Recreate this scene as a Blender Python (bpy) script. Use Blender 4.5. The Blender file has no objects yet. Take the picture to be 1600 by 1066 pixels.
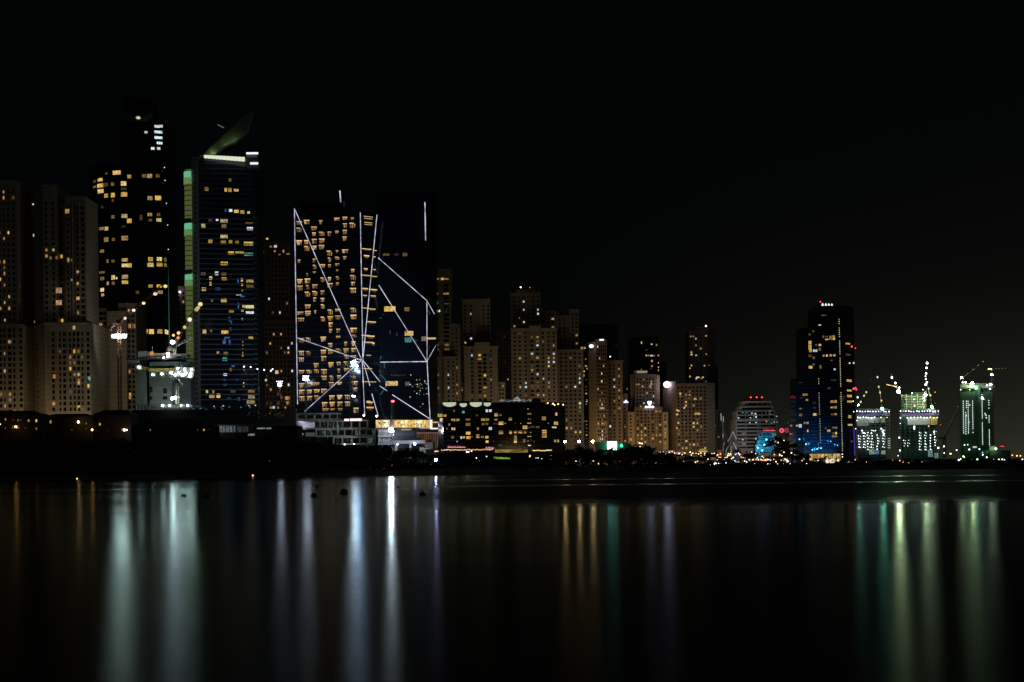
import bpy, math, random
from mathutils import Vector, Matrix
R = math.radians
rnd = random.Random(7)
scene = bpy.context.scene
col = scene.collection

# ------------------------------------------------------------------ camera
F = 2222.0                       # 50 mm on a 36 mm sensor, in photo pixels (1600 wide)
ROLL = R(0.6); HX, HY, CAMZ = 800.0, 724.0, 4.0
U = Vector((math.cos(ROLL), 0, -math.sin(ROLL))); V = Vector((math.sin(ROLL), 0, math.cos(ROLL)))
CAM = Vector((0, 0, CAMZ))
cd = bpy.data.cameras.new('camera'); cd.lens = 50; cd.sensor_width = 36; cd.shift_y = (HY - 533) / 1600
cd.clip_start = 0.5; cd.clip_end = 20000
cam = bpy.data.objects.new('camera', cd); col.objects.link(cam); scene.camera = cam
cam.matrix_world = Matrix(((U.x, V.x, 0, 0), (U.y, V.y, -1, 0), (U.z, V.z, 0, CAMZ), (0, 0, 0, 1)))

def ray(px, py): return U * (px - HX) + V * (HY - py) + Vector((0, F, 0))
def P(px, py, Y):
    d = ray(px, py); return CAM + d * (Y / F)

# ------------------------------------------------------------------ materials
MATS = {}
def nodes(m):
    m.use_nodes = True; return m.node_tree.nodes, m.node_tree.links, m.node_tree.nodes['Principled BSDF']
def surf(name, c, rough=0.8, var=0.25, scale=0.08, metal=0.0, stripe=None, spec=None):
    if name in MATS: return MATS[name]
    m = bpy.data.materials.new(name); n, l, b = nodes(m)
    tc = n.new('ShaderNodeTexCoord'); no = n.new('ShaderNodeTexNoise'); no.inputs['Scale'].default_value = scale; no.inputs['Detail'].default_value = 6
    l.new(tc.outputs['Object'], no.inputs['Vector'])
    mx = n.new('ShaderNodeMix'); mx.data_type = 'RGBA'
    mx.inputs[6].default_value = (*[x * (1 - var) for x in c], 1); mx.inputs[7].default_value = (*[min(1, x * (1 + var)) for x in c], 1)
    l.new(no.outputs[0], mx.inputs[0]); out = mx.outputs[2]
    if stripe:       # faint floor joints
        sx = n.new('ShaderNodeSeparateXYZ'); l.new(tc.outputs['Object'], sx.inputs[0])
        dv = n.new('ShaderNodeMath'); dv.operation = 'DIVIDE'; l.new(sx.outputs[2], dv.inputs[0]); dv.inputs[1].default_value = stripe
        fr = n.new('ShaderNodeMath'); fr.operation = 'FRACT'; l.new(dv.outputs[0], fr.inputs[0])
        lt = n.new('ShaderNodeMath'); lt.operation = 'LESS_THAN'; l.new(fr.outputs[0], lt.inputs[0]); lt.inputs[1].default_value = 0.1
        m2 = n.new('ShaderNodeMix'); m2.data_type = 'RGBA'; l.new(lt.outputs[0], m2.inputs[0]); l.new(out, m2.inputs[6])
        m2.inputs[7].default_value = (*[x * 0.6 for x in c], 1); out = m2.outputs[2]
    l.new(out, b.inputs['Base Color']); b.inputs['Roughness'].default_value = rough; b.inputs['Metallic'].default_value = metal
    if spec is not None: b.inputs['Specular IOR Level'].default_value = spec
    MATS[name] = m; return m
def em(name, c, s, vary=0.0, curtain=False, sample=True):
    if name in MATS: return MATS[name]
    m = bpy.data.materials.new(name); n, l, b = nodes(m)
    b.inputs['Base Color'].default_value = (0.02, 0.02, 0.02, 1); b.inputs['Roughness'].default_value = 0.6
    b.inputs['Emission Color'].default_value = (*c, 1); b.inputs['Emission Strength'].default_value = s
    if vary or curtain:
        oi = n.new('ShaderNodeObjectInfo'); mr = n.new('ShaderNodeMapRange'); l.new(oi.outputs['Random'], mr.inputs[0])
        mr.inputs[3].default_value = s * (1 - vary); mr.inputs[4].default_value = s * (1 + vary); out = mr.outputs[0]
        if curtain:
            tc = n.new('ShaderNodeTexCoord'); mp = n.new('ShaderNodeVectorMath'); mp.operation = 'MULTIPLY_ADD'
            l.new(tc.outputs['Generated'], mp.inputs[0]); mp.inputs[1].default_value = (3.2, 1, 1.4)
            cb = n.new('ShaderNodeCombineXYZ')
            r9 = n.new('ShaderNodeMath'); r9.operation = 'MULTIPLY'; l.new(oi.outputs['Random'], r9.inputs[0]); r9.inputs[1].default_value = 90
            for k in range(3): l.new(r9.outputs[0], cb.inputs[k])
            l.new(cb.outputs[0], mp.inputs[2])
            no = n.new('ShaderNodeTexNoise'); no.inputs['Scale'].default_value = 1.6; no.inputs['Detail'].default_value = 3; l.new(mp.outputs[0], no.inputs['Vector'])
            m3 = n.new('ShaderNodeMapRange'); l.new(no.outputs[0], m3.inputs[0]); m3.inputs[1].default_value = 0.32; m3.inputs[2].default_value = 0.62
            m3.inputs[3].default_value = 0.3; m3.inputs[4].default_value = 1.35
            mu = n.new('ShaderNodeMath'); mu.operation = 'MULTIPLY'; l.new(out, mu.inputs[0]); l.new(m3.outputs[0], mu.inputs[1]); out = mu.outputs[0]
        if curtain:      # rooms differ in lamp colour
            wn = n.new('ShaderNodeTexWhiteNoise'); wn.noise_dimensions = '1D'; l.new(oi.outputs['Random'], wn.inputs['W']); pw = n.new('ShaderNodeMath'); pw.operation = 'POWER'; l.new(wn.outputs[0], pw.inputs[0]); pw.inputs[1].default_value = 2.2
            cm_ = n.new('ShaderNodeMix'); cm_.data_type = 'RGBA'; l.new(pw.outputs[0], cm_.inputs[0]); cm_.inputs[6].default_value = (*c, 1); cm_.inputs[7].default_value = (c[0] * .92, min(1, c[1] * 1.25), min(1, c[2] * 1.3 + .22), 1); l.new(cm_.outputs[2], b.inputs['Emission Color'])
        l.new(out, b.inputs['Emission Strength'])
    if not sample: m.cycles.emission_sampling = 'NONE'
    MATS[name] = m; return m

BEIGE = surf('beige render', (0.40, 0.325, 0.21), 0.85, 0.12, 0.03, stripe=3.7)
BEIGE2 = surf('pale sand render', (0.44, 0.36, 0.25), 0.85, 0.12, 0.03, stripe=3.4)
BROWN = surf('brown render', (0.22, 0.17, 0.13), 0.85, 0.15, 0.05, stripe=3.6)
GREYW = surf('grey cladding', (0.22, 0.24, 0.27), 0.7, 0.15, 0.1)
BAND = surf('spandrel metal', (0.16, 0.20, 0.25), 0.6, 0.15, 0.2)
WHITEW = surf('white render', (0.52, 0.55, 0.58), 0.8, 0.12, 0.1)
CONC = surf('raw concrete', (0.34, 0.35, 0.32), 0.9, 0.3, 0.25)
CONCG = surf('green netted concrete', (0.06, 0.10, 0.085), 0.9, 0.3, 0.2)
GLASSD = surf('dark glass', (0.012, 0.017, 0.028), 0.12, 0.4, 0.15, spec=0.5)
GLASSB = surf('blue glass', (0.014, 0.026, 0.045), 0.15, 0.4, 0.12, spec=0.5)
PANE = surf('unlit pane', (0.010, 0.010, 0.012), 0.25, 0.3, 1.0, spec=0.3)
STEEL = surf('dark steel', (0.05, 0.05, 0.055), 0.6, 0.2, 1)
CRANEW = surf('pale crane steel', (0.5, 0.5, 0.45), 0.6, 0.2, 1)
CRANER = surf('red crane steel', (0.10, 0.035, 0.02), 0.6, 0.2, 1)
YELLOWF = surf('yellow formwork', (0.55, 0.42, 0.12), 0.7, 0.2, 0.5)
PURPLE = surf('purple netting', (0.16, 0.09, 0.28), 0.8, 0.2, 0.5)
DARKB = surf('dark stucco', (0.045, 0.042, 0.04), 0.9, 0.2, 0.2)
ROOFT = surf('roof sheet', (0.09, 0.09, 0.09), 0.8, 0.2, 0.3)
SANDM = surf('beach sand', (0.07, 0.06, 0.045), 0.95, 0.3, 0.05)
GROUNDM = surf('city ground', (0.05, 0.05, 0.05), 0.95, 0.3, 0.02)
LEAF = surf('leaves', (0.028, 0.05, 0.02), 0.8, 0.5, 0.8)
BARK = surf('bark', (0.06, 0.045, 0.03), 0.9, 0.3, 2)
RUBBER = surf('black buoy plastic', (0.02, 0.02, 0.02), 0.5, 0.2, 2)

WK = {'w': em('lit window warm', (1.0, 0.60, 0.10), 0.55, 0.6, True, False),
      'o': em('lit window orange', (1.0, 0.48, 0.13), 0.45, 0.5, True, False),
      'd': em('lit window dim', (1.0, 0.56, 0.13), 0.14, 0.5, True, False),
      'v': em('lit window faint', (0.8, 0.6, 0.3), 0.04, 0.5, True, False),
      'W': em('lit window white', (0.82, 0.9, 1.0), 0.8, 0.25, True, False),
      't': em('lit window teal', (0.2, 0.75, 0.72), 0.35, 0.4, True, False),
      'b': em('blue window and reflection glow', (0.08, 0.25, 0.6), 0.28, 0.6, True, False),
      'k': PANE}
HOT_P = em('hotel room glow', (1.0, 0.52, 0.14), 0.40, 0.45, True, False)
HOT_S = em('hotel pelmet light', (1.0, 0.68, 0.30), 0.78, 0.25, False, False)
HOT_C = em('hotel curtain glow', (0.9, 0.42, 0.10), 0.12, 0.5, True, False)
LED = em('led tube', (0.76, 0.76, 1.0), .8, .12, False, False)
def _patchy(m):      # single lamps along the tube differ in brightness
    n, l = m.node_tree.nodes, m.node_tree.links; b = n['Principled BSDF']; src = b.inputs['Emission Strength'].links[0].from_socket
    tc = n.new('ShaderNodeTexCoord'); no = n.new('ShaderNodeTexNoise'); no.inputs['Scale'].default_value = .22; no.inputs['Detail'].default_value = 3; l.new(tc.outputs['Object'], no.inputs['Vector'])
    r = n.new('ShaderNodeMapRange'); l.new(no.outputs[0], r.inputs[0]); r.inputs[1].default_value = .35; r.inputs[2].default_value = .65; r.inputs[3].default_value = .45; r.inputs[4].default_value = 1.3
    k = n.new('ShaderNodeMath'); k.operation = 'MULTIPLY'; l.new(src, k.inputs[0]); l.new(r.outputs[0], k.inputs[1]); l.new(k.outputs[0], b.inputs['Emission Strength'])
_patchy(LED)
GREENP = em('lit stair glazing', (0.42, 0.52, 0.15), 0.16, 0.1, False, False)
GREENT = em('green cove light', (0.28, 1.0, 0.52), 0.42, 0.1, False, False)

# ------------------------------------------------------------------ mesh building
class MB:
    def __init__(s): s.v, s.f, s.m = [], [], []
    def add(s, vs, fs, mi=0):
        o = len(s.v); s.v += [tuple(x) for x in vs]; s.f += [tuple(i + o for i in f) for f in fs]; s.m += [mi] * len(fs)
    def prism(s, pts, z0, z1, mi=0):
        n = len(pts); a = sum(pts[i][0] * pts[(i + 1) % n][1] - pts[(i + 1) % n][0] * pts[i][1] for i in range(n))
        if a < 0: pts = pts[::-1]
        z1s = z1 if isinstance(z1, (list, tuple)) else [z1] * n
        vs = [(x, y, z0) for x, y in pts] + [(p[0], p[1], z) for p, z in zip(pts, z1s)]
        fs = [(i, (i + 1) % n, n + (i + 1) % n, n + i) for i in range(n)] + [tuple(range(n - 1, -1, -1)), tuple(range(n, 2 * n))]
        s.add(vs, fs, mi)
    def obox(s, c, ux, w, d, h, mi=0):      # centre, horizontal unit direction of the width
        ux = Vector((ux[0], ux[1], 0)).normalized(); uy = Vector((-ux.y, ux.x, 0)); uz = Vector((0, 0, 1)); c = Vector(c)
        vs = [c + ux * (w / 2 * a) + uy * (d / 2 * b) + uz * (h / 2 * k) for k in (-1, 1) for b in (-1, 1) for a in (-1, 1)]
        s.add(vs, [(0, 2, 3, 1), (4, 5, 7, 6), (0, 1, 5, 4), (2, 6, 7, 3), (0, 4, 6, 2), (1, 3, 7, 5)], mi)
    def box(s, x0, x1, y0, y1, z0, z1, mi=0): s.obox(((x0 + x1) / 2, (y0 + y1) / 2, (z0 + z1) / 2), (1, 0), x1 - x0, y1 - y0, z1 - z0, mi)
    def bar(s, a, b, r, mi=0, r2=None, n=4):
        a, b = Vector(a), Vector(b); d = b - a
        if d.length < 1e-5: return
        d.normalize(); r2 = r if r2 is None else r2
        x = d.orthogonal().normalized(); y = d.cross(x); vs = []
        for p, q in ((a, r), (b, r2)):
            for k in range(n):
                t = 2 * math.pi * k / n + math.pi / 4; vs.append(p + x * (math.cos(t) * q) + y * (math.sin(t) * q))
        s.add(vs, [(k, (k + 1) % n, n + (k + 1) % n, n + k) for k in range(n)] + [tuple(range(n - 1, -1, -1)), tuple(range(n, 2 * n))], mi)
    def ball(s, c, r, mi=0, nu=10, nv=6, sz=1.0):
        vs, fs = [], []
        for j in range(nv + 1):
            t = math.pi * j / nv
            for i in range(nu):
                a = 2 * math.pi * i / nu; vs.append((c[0] + r * math.sin(t) * math.cos(a), c[1] + r * math.sin(t) * math.sin(a), c[2] + r * sz * math.cos(t)))
        for j in range(nv):
            for i in range(nu):
                k = (i + 1) % nu; fs.append((j * nu + i, (j + 1) * nu + i, (j + 1) * nu + k, j * nu + k))
        s.add(vs, fs, mi)
    def lattice(s, a, b, w, r=0.12, mi=0, step=None):
        a, b = Vector(a), Vector(b); d = (b - a); L = d.length; d.normalize()
        x = Vector((0, 0, 1)).cross(d)
        if x.length < 0.1: x = Vector((1, 0, 0))
        x.normalize(); y = d.cross(x); h = w / 2; step = step or w * 1.1; n = max(2, int(L / step))
        cs = [(-h, -h), (h, -h), (h, h), (-h, h)]
        pt = lambda t, k: a + d * (L * t) + x * cs[k][0] + y * cs[k][1]
        for k in range(4):
            s.bar(pt(0, k), pt(1, k), r, mi)
            for i in range(n):
                k2 = (k + 1) % 4; s.bar(pt(i / n, k if i % 2 else k2), pt((i + 1) / n, k2 if i % 2 else k), r * 0.7, mi)
    def mesh(s, name, mats):
        me = bpy.data.meshes.new(name); me.from_pydata(s.v, [], s.f)
        for m in (mats if isinstance(mats, (list, tuple)) else [mats]): me.materials.append(m)
        me.polygons.foreach_set('material_index', s.m); me.update(); return me
    def build(s, name, mats, parent=None): return link(name, s.mesh(name, mats), parent)
def link(name, me, parent=None):
    o = bpy.data.objects.new(name, me); col.objects.link(o)
    if parent is not None:
        o.parent = parent; o.matrix_parent_inverse = Matrix.Translation(ROOT.get(parent, Vector(parent.location))).inverted()
    return o
ROOT = {}
def tag(o, label=None, cat=None, group=None, kind=None):
    if label: o['label'] = label
    if cat: o['category'] = cat
    if group: o['group'] = group
    if kind: o['kind'] = kind
    return o
def thing(name, loc, label, cat, group=None):
    o = bpy.data.objects.new(name, None); col.objects.link(o); o.location = loc; o.empty_display_size = 1
    ROOT[o] = Vector(loc); return tag(o, label, cat, group)
ORD = ['leftmost', 'second', 'third', 'fourth', 'fifth', 'sixth', 'seventh', 'eighth', 'ninth', 'tenth', 'eleventh', 'twelfth', 'thirteenth', 'fourteenth', 'fifteenth',
       'sixteenth', 'seventeenth', 'eighteenth', 'nineteenth', 'twentieth'] + ['twenty-' + x for x in ('first', 'second', 'third', 'fourth', 'fifth', 'sixth', 'seventh', 'eighth', 'ninth')] + ['thirtieth']
def ordi(i): return 'leftmost' if i == 0 else ORD[i] + ' from left'

# ------------------------------------------------------------------ facades
UNIT = {}
def unit(k):
    if k == 'H': return hunit(rnd.randrange(6))
    if k not in UNIT:
        b = MB(); b.box(-.5, .5, -.5, .5, -.5, .5)
        if k == 'H':      # hotel room window: bright pelmet, pane, two curtains
            b = MB(); b.box(-.5, .5, -.5, .5, .27, .5, 1); b.box(-.22, .24, -.4, .4, -.5, .27, 0); b.box(-.40, -.22, -.45, .45, -.5, .27, 2); b.box(.24, .38, -.45, .45, -.5, .27, 2)
            UNIT[k] = b.mesh('window', [HOT_P, HOT_S, HOT_C])
        elif k == 'S':    # strip with low pane
            b = MB(); b.box(-.5, .5, -.5, .5, .1, .5, 1); b.box(-.3, .34, -.4, .4, -.5, .1, 2); UNIT[k] = b.mesh('window', [HOT_P, HOT_S, HOT_C])
        else: UNIT[k] = b.mesh('window', WK[k])
    return UNIT[k]
def hunit(v):
    k = 'H%d' % v
    if k not in UNIT:
        q = random.Random(v * 7 + 1); b = MB(); t = q.uniform(.30, .36)
        b.box(-.5, .5 if v != 4 else .2, -.5, .5, t, .5, 1)
        x = -.42; 
        while x < .42:
            w = q.uniform(.07, .2); m = q.choice([0, 0, 0, 2, 2, None]); x1 = min(x + w, .45)
            if m is not None: b.box(x, x1, -.45, .45, q.choice([-.5, -.5, -.42, -.3, -.1]) if m == 0 else -.5, t, m)
            x += w
        if q.random() < .6: b.box(-.3 + q.random() * .4, .0 + q.random() * .4, -.47, .47, -.5, -.3, 0)
        UNIT[k] = b.mesh('window', [HOT_P, HOT_S, HOT_C])
    return UNIT[k]
class Face:
    def __init__(s, A, B, z0, z1):
        s.A, s.B = Vector((A[0], A[1], 0)), Vector((B[0], B[1], 0)); s.d = (s.B - s.A); s.L = s.d.length; s.d.normalize()
        s.n = Vector((s.d.y, -s.d.x, 0)); s.z0, s.z1 = z0, z1       # towards the camera (left->right faces)
    def hit(s, px, py):
        r = ray(px, py); t = (s.A - CAM).dot(s.n) / r.dot(s.n); p = CAM + r * t; return (p - s.A).dot(s.d), p.z, t
    def pt(s, u, z, out=0): return s.A + s.d * u + s.n * out + Vector((0, 0, z))
class Tower:
    def __init__(s, name, label, cat, px, Y, group=None):
        p = P(px, 640, Y); s.r = thing(name, (p.x, Y, 0), label, cat, group); s.faces = []; s.nwin = 0
    def block(s, pts, ytop, wall, ref=620, depth=30, z0=0.0, name='wall', ytop2=None, ybot=None):
        """pts: [(px, Y)...] visible front, left to right"""
        if ybot is not None: z0 = P(pts[0][0], ybot, pts[0][1]).z
        W2 = [P(px, ref, Y) for px, Y in pts]; zt = P(pts[0][0], ytop, pts[0][1]).z
        fl = [(p.x, p.y) for p in W2]; yb = max(p.y for p in W2) + depth
        poly = fl + [(fl[-1][0], yb), (fl[0][0], yb)]
        z1 = zt
        if ytop2 is not None:
            ze = P(pts[-1][0], ytop2, pts[-1][1]).z; n = len(fl)
            z1 = [zt + (ze - zt) * i / (n - 1) for i in range(n)] + [ze, zt]
            a = sum(poly[i][0] * poly[(i + 1) % len(poly)][1] - poly[(i + 1) % len(poly)][0] * poly[i][1] for i in range(len(poly)))
            if a < 0: z1 = z1[::-1]
        b = MB(); b.prism(poly, z0, z1); o = b.build(name, wall, s.r)
        fs = [Face(fl[i], fl[i + 1], z0, zt) for i in range(len(fl) - 1)]; s.faces += fs; s.last = fs; s.lastobj = o
        return fs
    def win(s, face, u, z, w, h, k='w', t=0.5):
        o = link('window', unit(k), s.r); o.location = face.pt(u, z); o.scale = (w, t, h); o.rotation_euler = (0, 0, math.atan2(face.d.y, face.d.x)); s.nwin += 1; return o
    def wins(s, txt, ox, oy, sc, faces=None, dk='w', hs=1.0):
        faces = faces or s.faces
        for e in txt.split():
            q = e.split(','); px = ox + float(q[0]) / sc; py = oy + float(q[1]) / sc; w = float(q[2]) / sc; h = float(q[3]) / sc * hs; k = q[4] if len(q) > 4 else dk
            best = None
            for f in faces:
                u, z, t = f.hit(px, py)
                e2 = max(0, -u, u - f.L)
                if best is None or e2 < best[0] - 1e-6: best = (e2, f, u, z, t)
            e2, f, u, z, t = best
            cosf = max(0.25, -f.n.dot(ray(px, py).normalized()))
            W_ = min(w * t / cosf, f.L * 0.95); u = min(max(u, W_ / 2), f.L - W_ / 2)
            s.win(f, u, z, W_, h * t, k)
    def grid(s, face, cols, y0, y1, pitch, h, lit=0.06, kinds='wodW', maxind=60, seed=1, skip=0.0, ref=620):
        """window grid; the lit ones and the first dark ones are parts, the rest one stuff part"""
        rg = random.Random(seed); cells = []
        mid = sum(c[0] for c in cols) / len(cols)
        _, za, t = face.hit(mid + 0, y0); _, zb, _ = face.hit(mid, y1); pz = pitch * t; n = max(1, int(round((za - zb) / pz)))
        for c in cols:
            u, _, tt = face.hit(c[0], ref); w = c[1] * tt
            for i in range(n + 1):
                if len(c) > 2 and i < c[2]: continue
                if rg.random() < skip: continue
                k = rg.choice(kinds) if rg.random() < lit * (0.5 + 1.0 * i / n) else 'k'
                cells.append((k == 'k', i, u, za - i * pz, w, h * t, k))
        cells.sort(key=lambda c: (c[0], -c[1])); b = MB(); rest = 0
        for j, (dk, i, u, z, w, hh, k) in enumerate(cells):
            if w > face.L * 0.9: w = face.L * 0.9
            if k != 'k': q_ = rg.uniform(.55, 1); w *= q_; hh *= rg.uniform(.7, 1)
            if s.nwin < 100 and j < maxind: s.win(face, u, z, w, hh, k)
            else:
                b.obox(face.pt(u, z), face.d, w, 0.5, hh, 'kwodWtbv'.index(k)); rest += 1
        if rest: tag(b.build('window', [WK[q] for q in 'kwodWtbv'], s.r), kind='stuff')
    def bands(s, face, y0, y1, pitch, h, mat, name='floor_band', out=0.35, u0=0.0, u1=1.0):
        mx = 800; um, za, t = face.hit(*mid_px(face, y0)); _, zb, _ = face.hit(*mid_px(face, y1)); b = MB(); z = za
        while z > zb:
            b.obox(face.pt(face.L * (u0 + u1) / 2, z, 0.0), face.d, face.L * (u1 - u0), out * 2, h * t); z -= pitch * t
        return b.build(name, mat, s.r)
    def ribs(s, face, pxs, y0, y1, w, mat, name='pilaster', out=0.6, ref=620):
        for px in pxs:
            u, _, t = face.hit(px, ref); _, za, _ = face.hit(px, y0); _, zb, _ = face.hit(px, y1); b = MB()
            b.obox(face.pt(u, (za + zb) / 2), face.d, w * t, out * 2, za - zb); b.build(name, mat, s.r)
    def cornice(s, mat, h=1.2, out=0.8, faces=None, z=None):
        b = MB()
        for f in faces or s.last:
            b.obox(f.pt(f.L / 2, (f.z1 if z is None else z) - h / 2 + 0.3), f.d, f.L + out * 1.9, out * 2, h)
        b.build('cornice', mat, s.r)
    def roofbox(s, px0, px1, ytop, ybot, Y, mat, depth=12, name='roof_plant'):
        a, c = P(px0, ybot, Y), P(px1, ytop, Y); b = MB(); b.box(a.x, P(px1, ybot, Y).x, Y, Y + depth, a.z - 1, c.z); return b.build(name, mat, s.r)
    def dot(s, px, py, Y, r, mat, name='lamp', sz=1.0):
        if Y > 1900: r *= .8
        b = MB(); b.ball(P(px, py, Y), r, sz=sz); return b.build(name, mat, s.r)
    def panel(s, px0, py0, px1, py1, Y, mat, name='light_panel', t=0.6):
        a, c = P(px0, py1, Y), P(px1, py0, Y); b = MB(); b.box(a.x, c.x, Y - t, Y, a.z, c.z); return b.build(name, mat, s.r)
def mid_px(face, py):
    m = face.pt(face.L / 2, 100); d = m - CAM; k = F / d.y; u = U.dot(d) * k + HX
    # correct for roll at that height
    return (u - (U.z) * 0 , py)
def cols(a, b, n, w): return [(a + (b - a) * i / (n - 1), w) for i in range(n)]

# ------------------------------------------------------------------ the setting
def structure(name, mb, mat): return tag(mb.build(name, mat), kind='structure')
SH = 500.0      # where the water meets the beach
b = MB(); b.add([(-3000, -200, 0), (3000, -200, 0), (3000, 12000, 0), (-3000, 12000, 0)], [(0, 1, 2, 3)])
# water material
wm = bpy.data.materials.new('night sea'); n, l, bs = nodes(wm)

geo = n.new('ShaderNodeNewGeometry'); sx = n.new('ShaderNodeSeparateXYZ'); l.new(geo.outputs['Position'], sx.inputs[0])
mpg = n.new('ShaderNodeMapping'); mpg.inputs['Scale'].default_value = (0.006, 0.035, 1); l.new(geo.outputs['Position'], mpg.inputs[0])
nz = n.new('ShaderNodeTexNoise'); nz.inputs['Scale'].default_value = 1.0; nz.inputs['Detail'].default_value = 7; nz.inputs['Roughness'].default_value = .68; l.new(mpg.outputs[0], nz.inputs['Vector'])
mr = n.new('ShaderNodeMapRange'); l.new(nz.outputs[0], mr.inputs[0]); mr.inputs[1].default_value = 0.3; mr.inputs[2].default_value = 0.7
mr.inputs[3].default_value = -0.02; mr.inputs[4].default_value = 0.02
near = n.new('ShaderNodeMapRange'); l.new(sx.outputs[1], near.inputs[0]); near.inputs[1].default_value = 15; near.inputs[2].default_value = 95; near.inputs[3].default_value = 0.255; near.inputs[4].default_value = 0.155
addr = n.new('ShaderNodeMath'); addr.operation = 'ADD'; l.new(near.outputs[0], addr.inputs[0]); l.new(mr.outputs[0], addr.inputs[1])
# calmer lee water in the right half, far out
fx = n.new('ShaderNodeMapRange'); l.new(sx.outputs[0], fx.inputs[0]); fx.inputs[1].default_value = -18; fx.inputs[2].default_value = 6
fy = n.new('ShaderNodeMapRange'); l.new(sx.outputs[1], fy.inputs[0]); fy.inputs[1].default_value = 125; fy.inputs[2].default_value = 165
cm = n.new('ShaderNodeMath'); cm.operation = 'MULTIPLY'; l.new(fx.outputs[0], cm.inputs[0]); l.new(fy.outputs[0], cm.inputs[1])
mxr = n.new('ShaderNodeMix'); mxr.data_type = 'FLOAT'; l.new(cm.outputs[0], mxr.inputs[0]); l.new(addr.outputs[0], mxr.inputs[2]); mxr.inputs[3].default_value = 0.50
bnd = None
for yc, hw in ((254, 9), (338, 9)):
    d1 = n.new('ShaderNodeMath'); d1.operation = 'SUBTRACT'; l.new(sx.outputs[1], d1.inputs[0]); d1.inputs[1].default_value = yc
    d2 = n.new('ShaderNodeMath'); d2.operation = 'ABSOLUTE'; l.new(d1.outputs[0], d2.inputs[0])
    d3 = n.new('ShaderNodeMapRange'); l.new(d2.outputs[0], d3.inputs[0]); d3.inputs[1].default_value = hw; d3.inputs[2].default_value = hw * .5; d3.inputs[3].default_value = 0; d3.inputs[4].default_value = 1
    if bnd is None: bnd = d3.outputs[0]
    else:
        mx_ = n.new('ShaderNodeMath'); mx_.operation = 'MAXIMUM'; l.new(bnd, mx_.inputs[0]); l.new(d3.outputs[0], mx_.inputs[1]); bnd = mx_.outputs[0]
mxb = n.new('ShaderNodeMix'); mxb.data_type = 'FLOAT'; l.new(bnd, mxb.inputs[0]); l.new(mxr.outputs[0], mxb.inputs[2]); mxb.inputs[3].default_value = 0.19
an = n.new('ShaderNodeMapRange'); l.new(sx.outputs[1], an.inputs[0]); an.inputs[1].default_value = 15; an.inputs[2].default_value = 140; an.inputs[3].default_value = .38; an.inputs[4].default_value = .05
tg = n.new('ShaderNodeCombineXYZ'); tg.inputs[0].default_value = 1
gl = n.new('ShaderNodeBsdfGlossy'); l.new(an.outputs[0], gl.inputs['Anisotropy']); l.new(tg.outputs[0], gl.inputs['Tangent']); gl.distribution = 'BECKMANN'; gl.inputs['Color'].default_value = (.37, .455, .48, 1); l.new(mxb.outputs[0], gl.inputs['Roughness'])
df = n.new('ShaderNodeBsdfDiffuse'); df.inputs['Color'].default_value = (.002, .004, .006, 1); fr = n.new('ShaderNodeFresnel'); fr.inputs['IOR'].default_value = 1.13
ms = n.new('ShaderNodeMixShader'); l.new(fr.outputs[0], ms.inputs[0]); l.new(df.outputs[0], ms.inputs[1]); l.new(gl.outputs[0], ms.inputs[2])
n.remove(bs); l.new(ms.outputs[0], n['Material Output'].inputs['Surface'])
structure('water', b, wm)
# beach: a sheet rising out of the water, then flat ground to the horizon
b = MB(); prof = [(SH - 12, -0.6), (SH, 0.02), (SH + 25, 1.3), (SH + 60, 1.9), (SH + 85, 2.0)]
xs = [-900 + 40 * i for i in range(46)]
sh_off = lambda x: 10 * math.sin(x * 0.011) + 5 * math.sin(x * 0.043) + (18 if x > 60 else 0) * min(1, (x - 60) / 120 if x > 60 else 0)
vs = [(x, y + sh_off(x) * (1 if j < 3 else 0), z) for j, (y, z) in enumerate(prof) for x in xs]
nn = len(xs); b.add(vs, [(j * nn + i, j * nn + i + 1, (j + 1) * nn + i + 1, (j + 1) * nn + i) for j in range(len(prof) - 1) for i in range(nn - 1)])
structure('beach', b, SANDM)
b = MB(); b.add([(-6000, SH + 80, 1.6), (6000, SH + 80, 1.6), (9000, 14000, 1.6), (-9000, 14000, 1.6)], [(0, 1, 2, 3)])
structure('ground', b, GROUNDM)

# ------------------------------------------------------------------ lamps helpers
LAMPM = {}
def lampmat(kind, s):
    c = {'w': (1.0, 0.60, 0.24), 'a': (1.0, 0.42, 0.08), 'W': (0.93, 0.97, 1.0), 'p': (1.0, 0.75, 0.72), 'l': (0.72, 0.62, 1.0), 'b': (0.25, 0.4, 1.0), 'r': (1.0, 0.06, 0.08),
         'g': (0.62, 1.0, 0.62), 'y': (0.95, 0.85, 0.35), 'c': (0.10, 0.6, 1.0), 'Y': (0.86, 1.0, 0.50), 'E': (0.30, 1.0, 0.62), 'G': (0.8, 1.0, 0.86)}[kind]
    return em('lamp %s %g' % (kind, s), c, s)
def light(kind, name, loc, energy, color, aim=None, size=2.0, angle=None, sy=None, blend=0.6):
    if kind == 'POINT': kind, aim, angle, blend = 'SPOT', Vector(loc) + Vector((0, 10, 2)), R(155), 0.4
    d = bpy.data.lights.new(name, kind); d.energy = energy; d.color = color
    if kind == 'AREA':
        d.shape = 'RECTANGLE'; d.size = size; d.size_y = sy or size
    elif kind in ('POINT', 'SPOT'): d.shadow_soft_size = size
    if kind == 'SPOT': d.spot_size = angle or R(80); d.spot_blend = blend
    o = bpy.data.objects.new(name, d); col.objects.link(o); o.location = loc
    if aim is not None: o.rotation_euler = (Vector(aim) - Vector(loc)).to_track_quat('-Z', 'Y').to_euler()
    return o
NEUT = (1.0, .84, .66); WARM = (1.0, 0.78, 0.50); GLOW = 0.33
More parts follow.
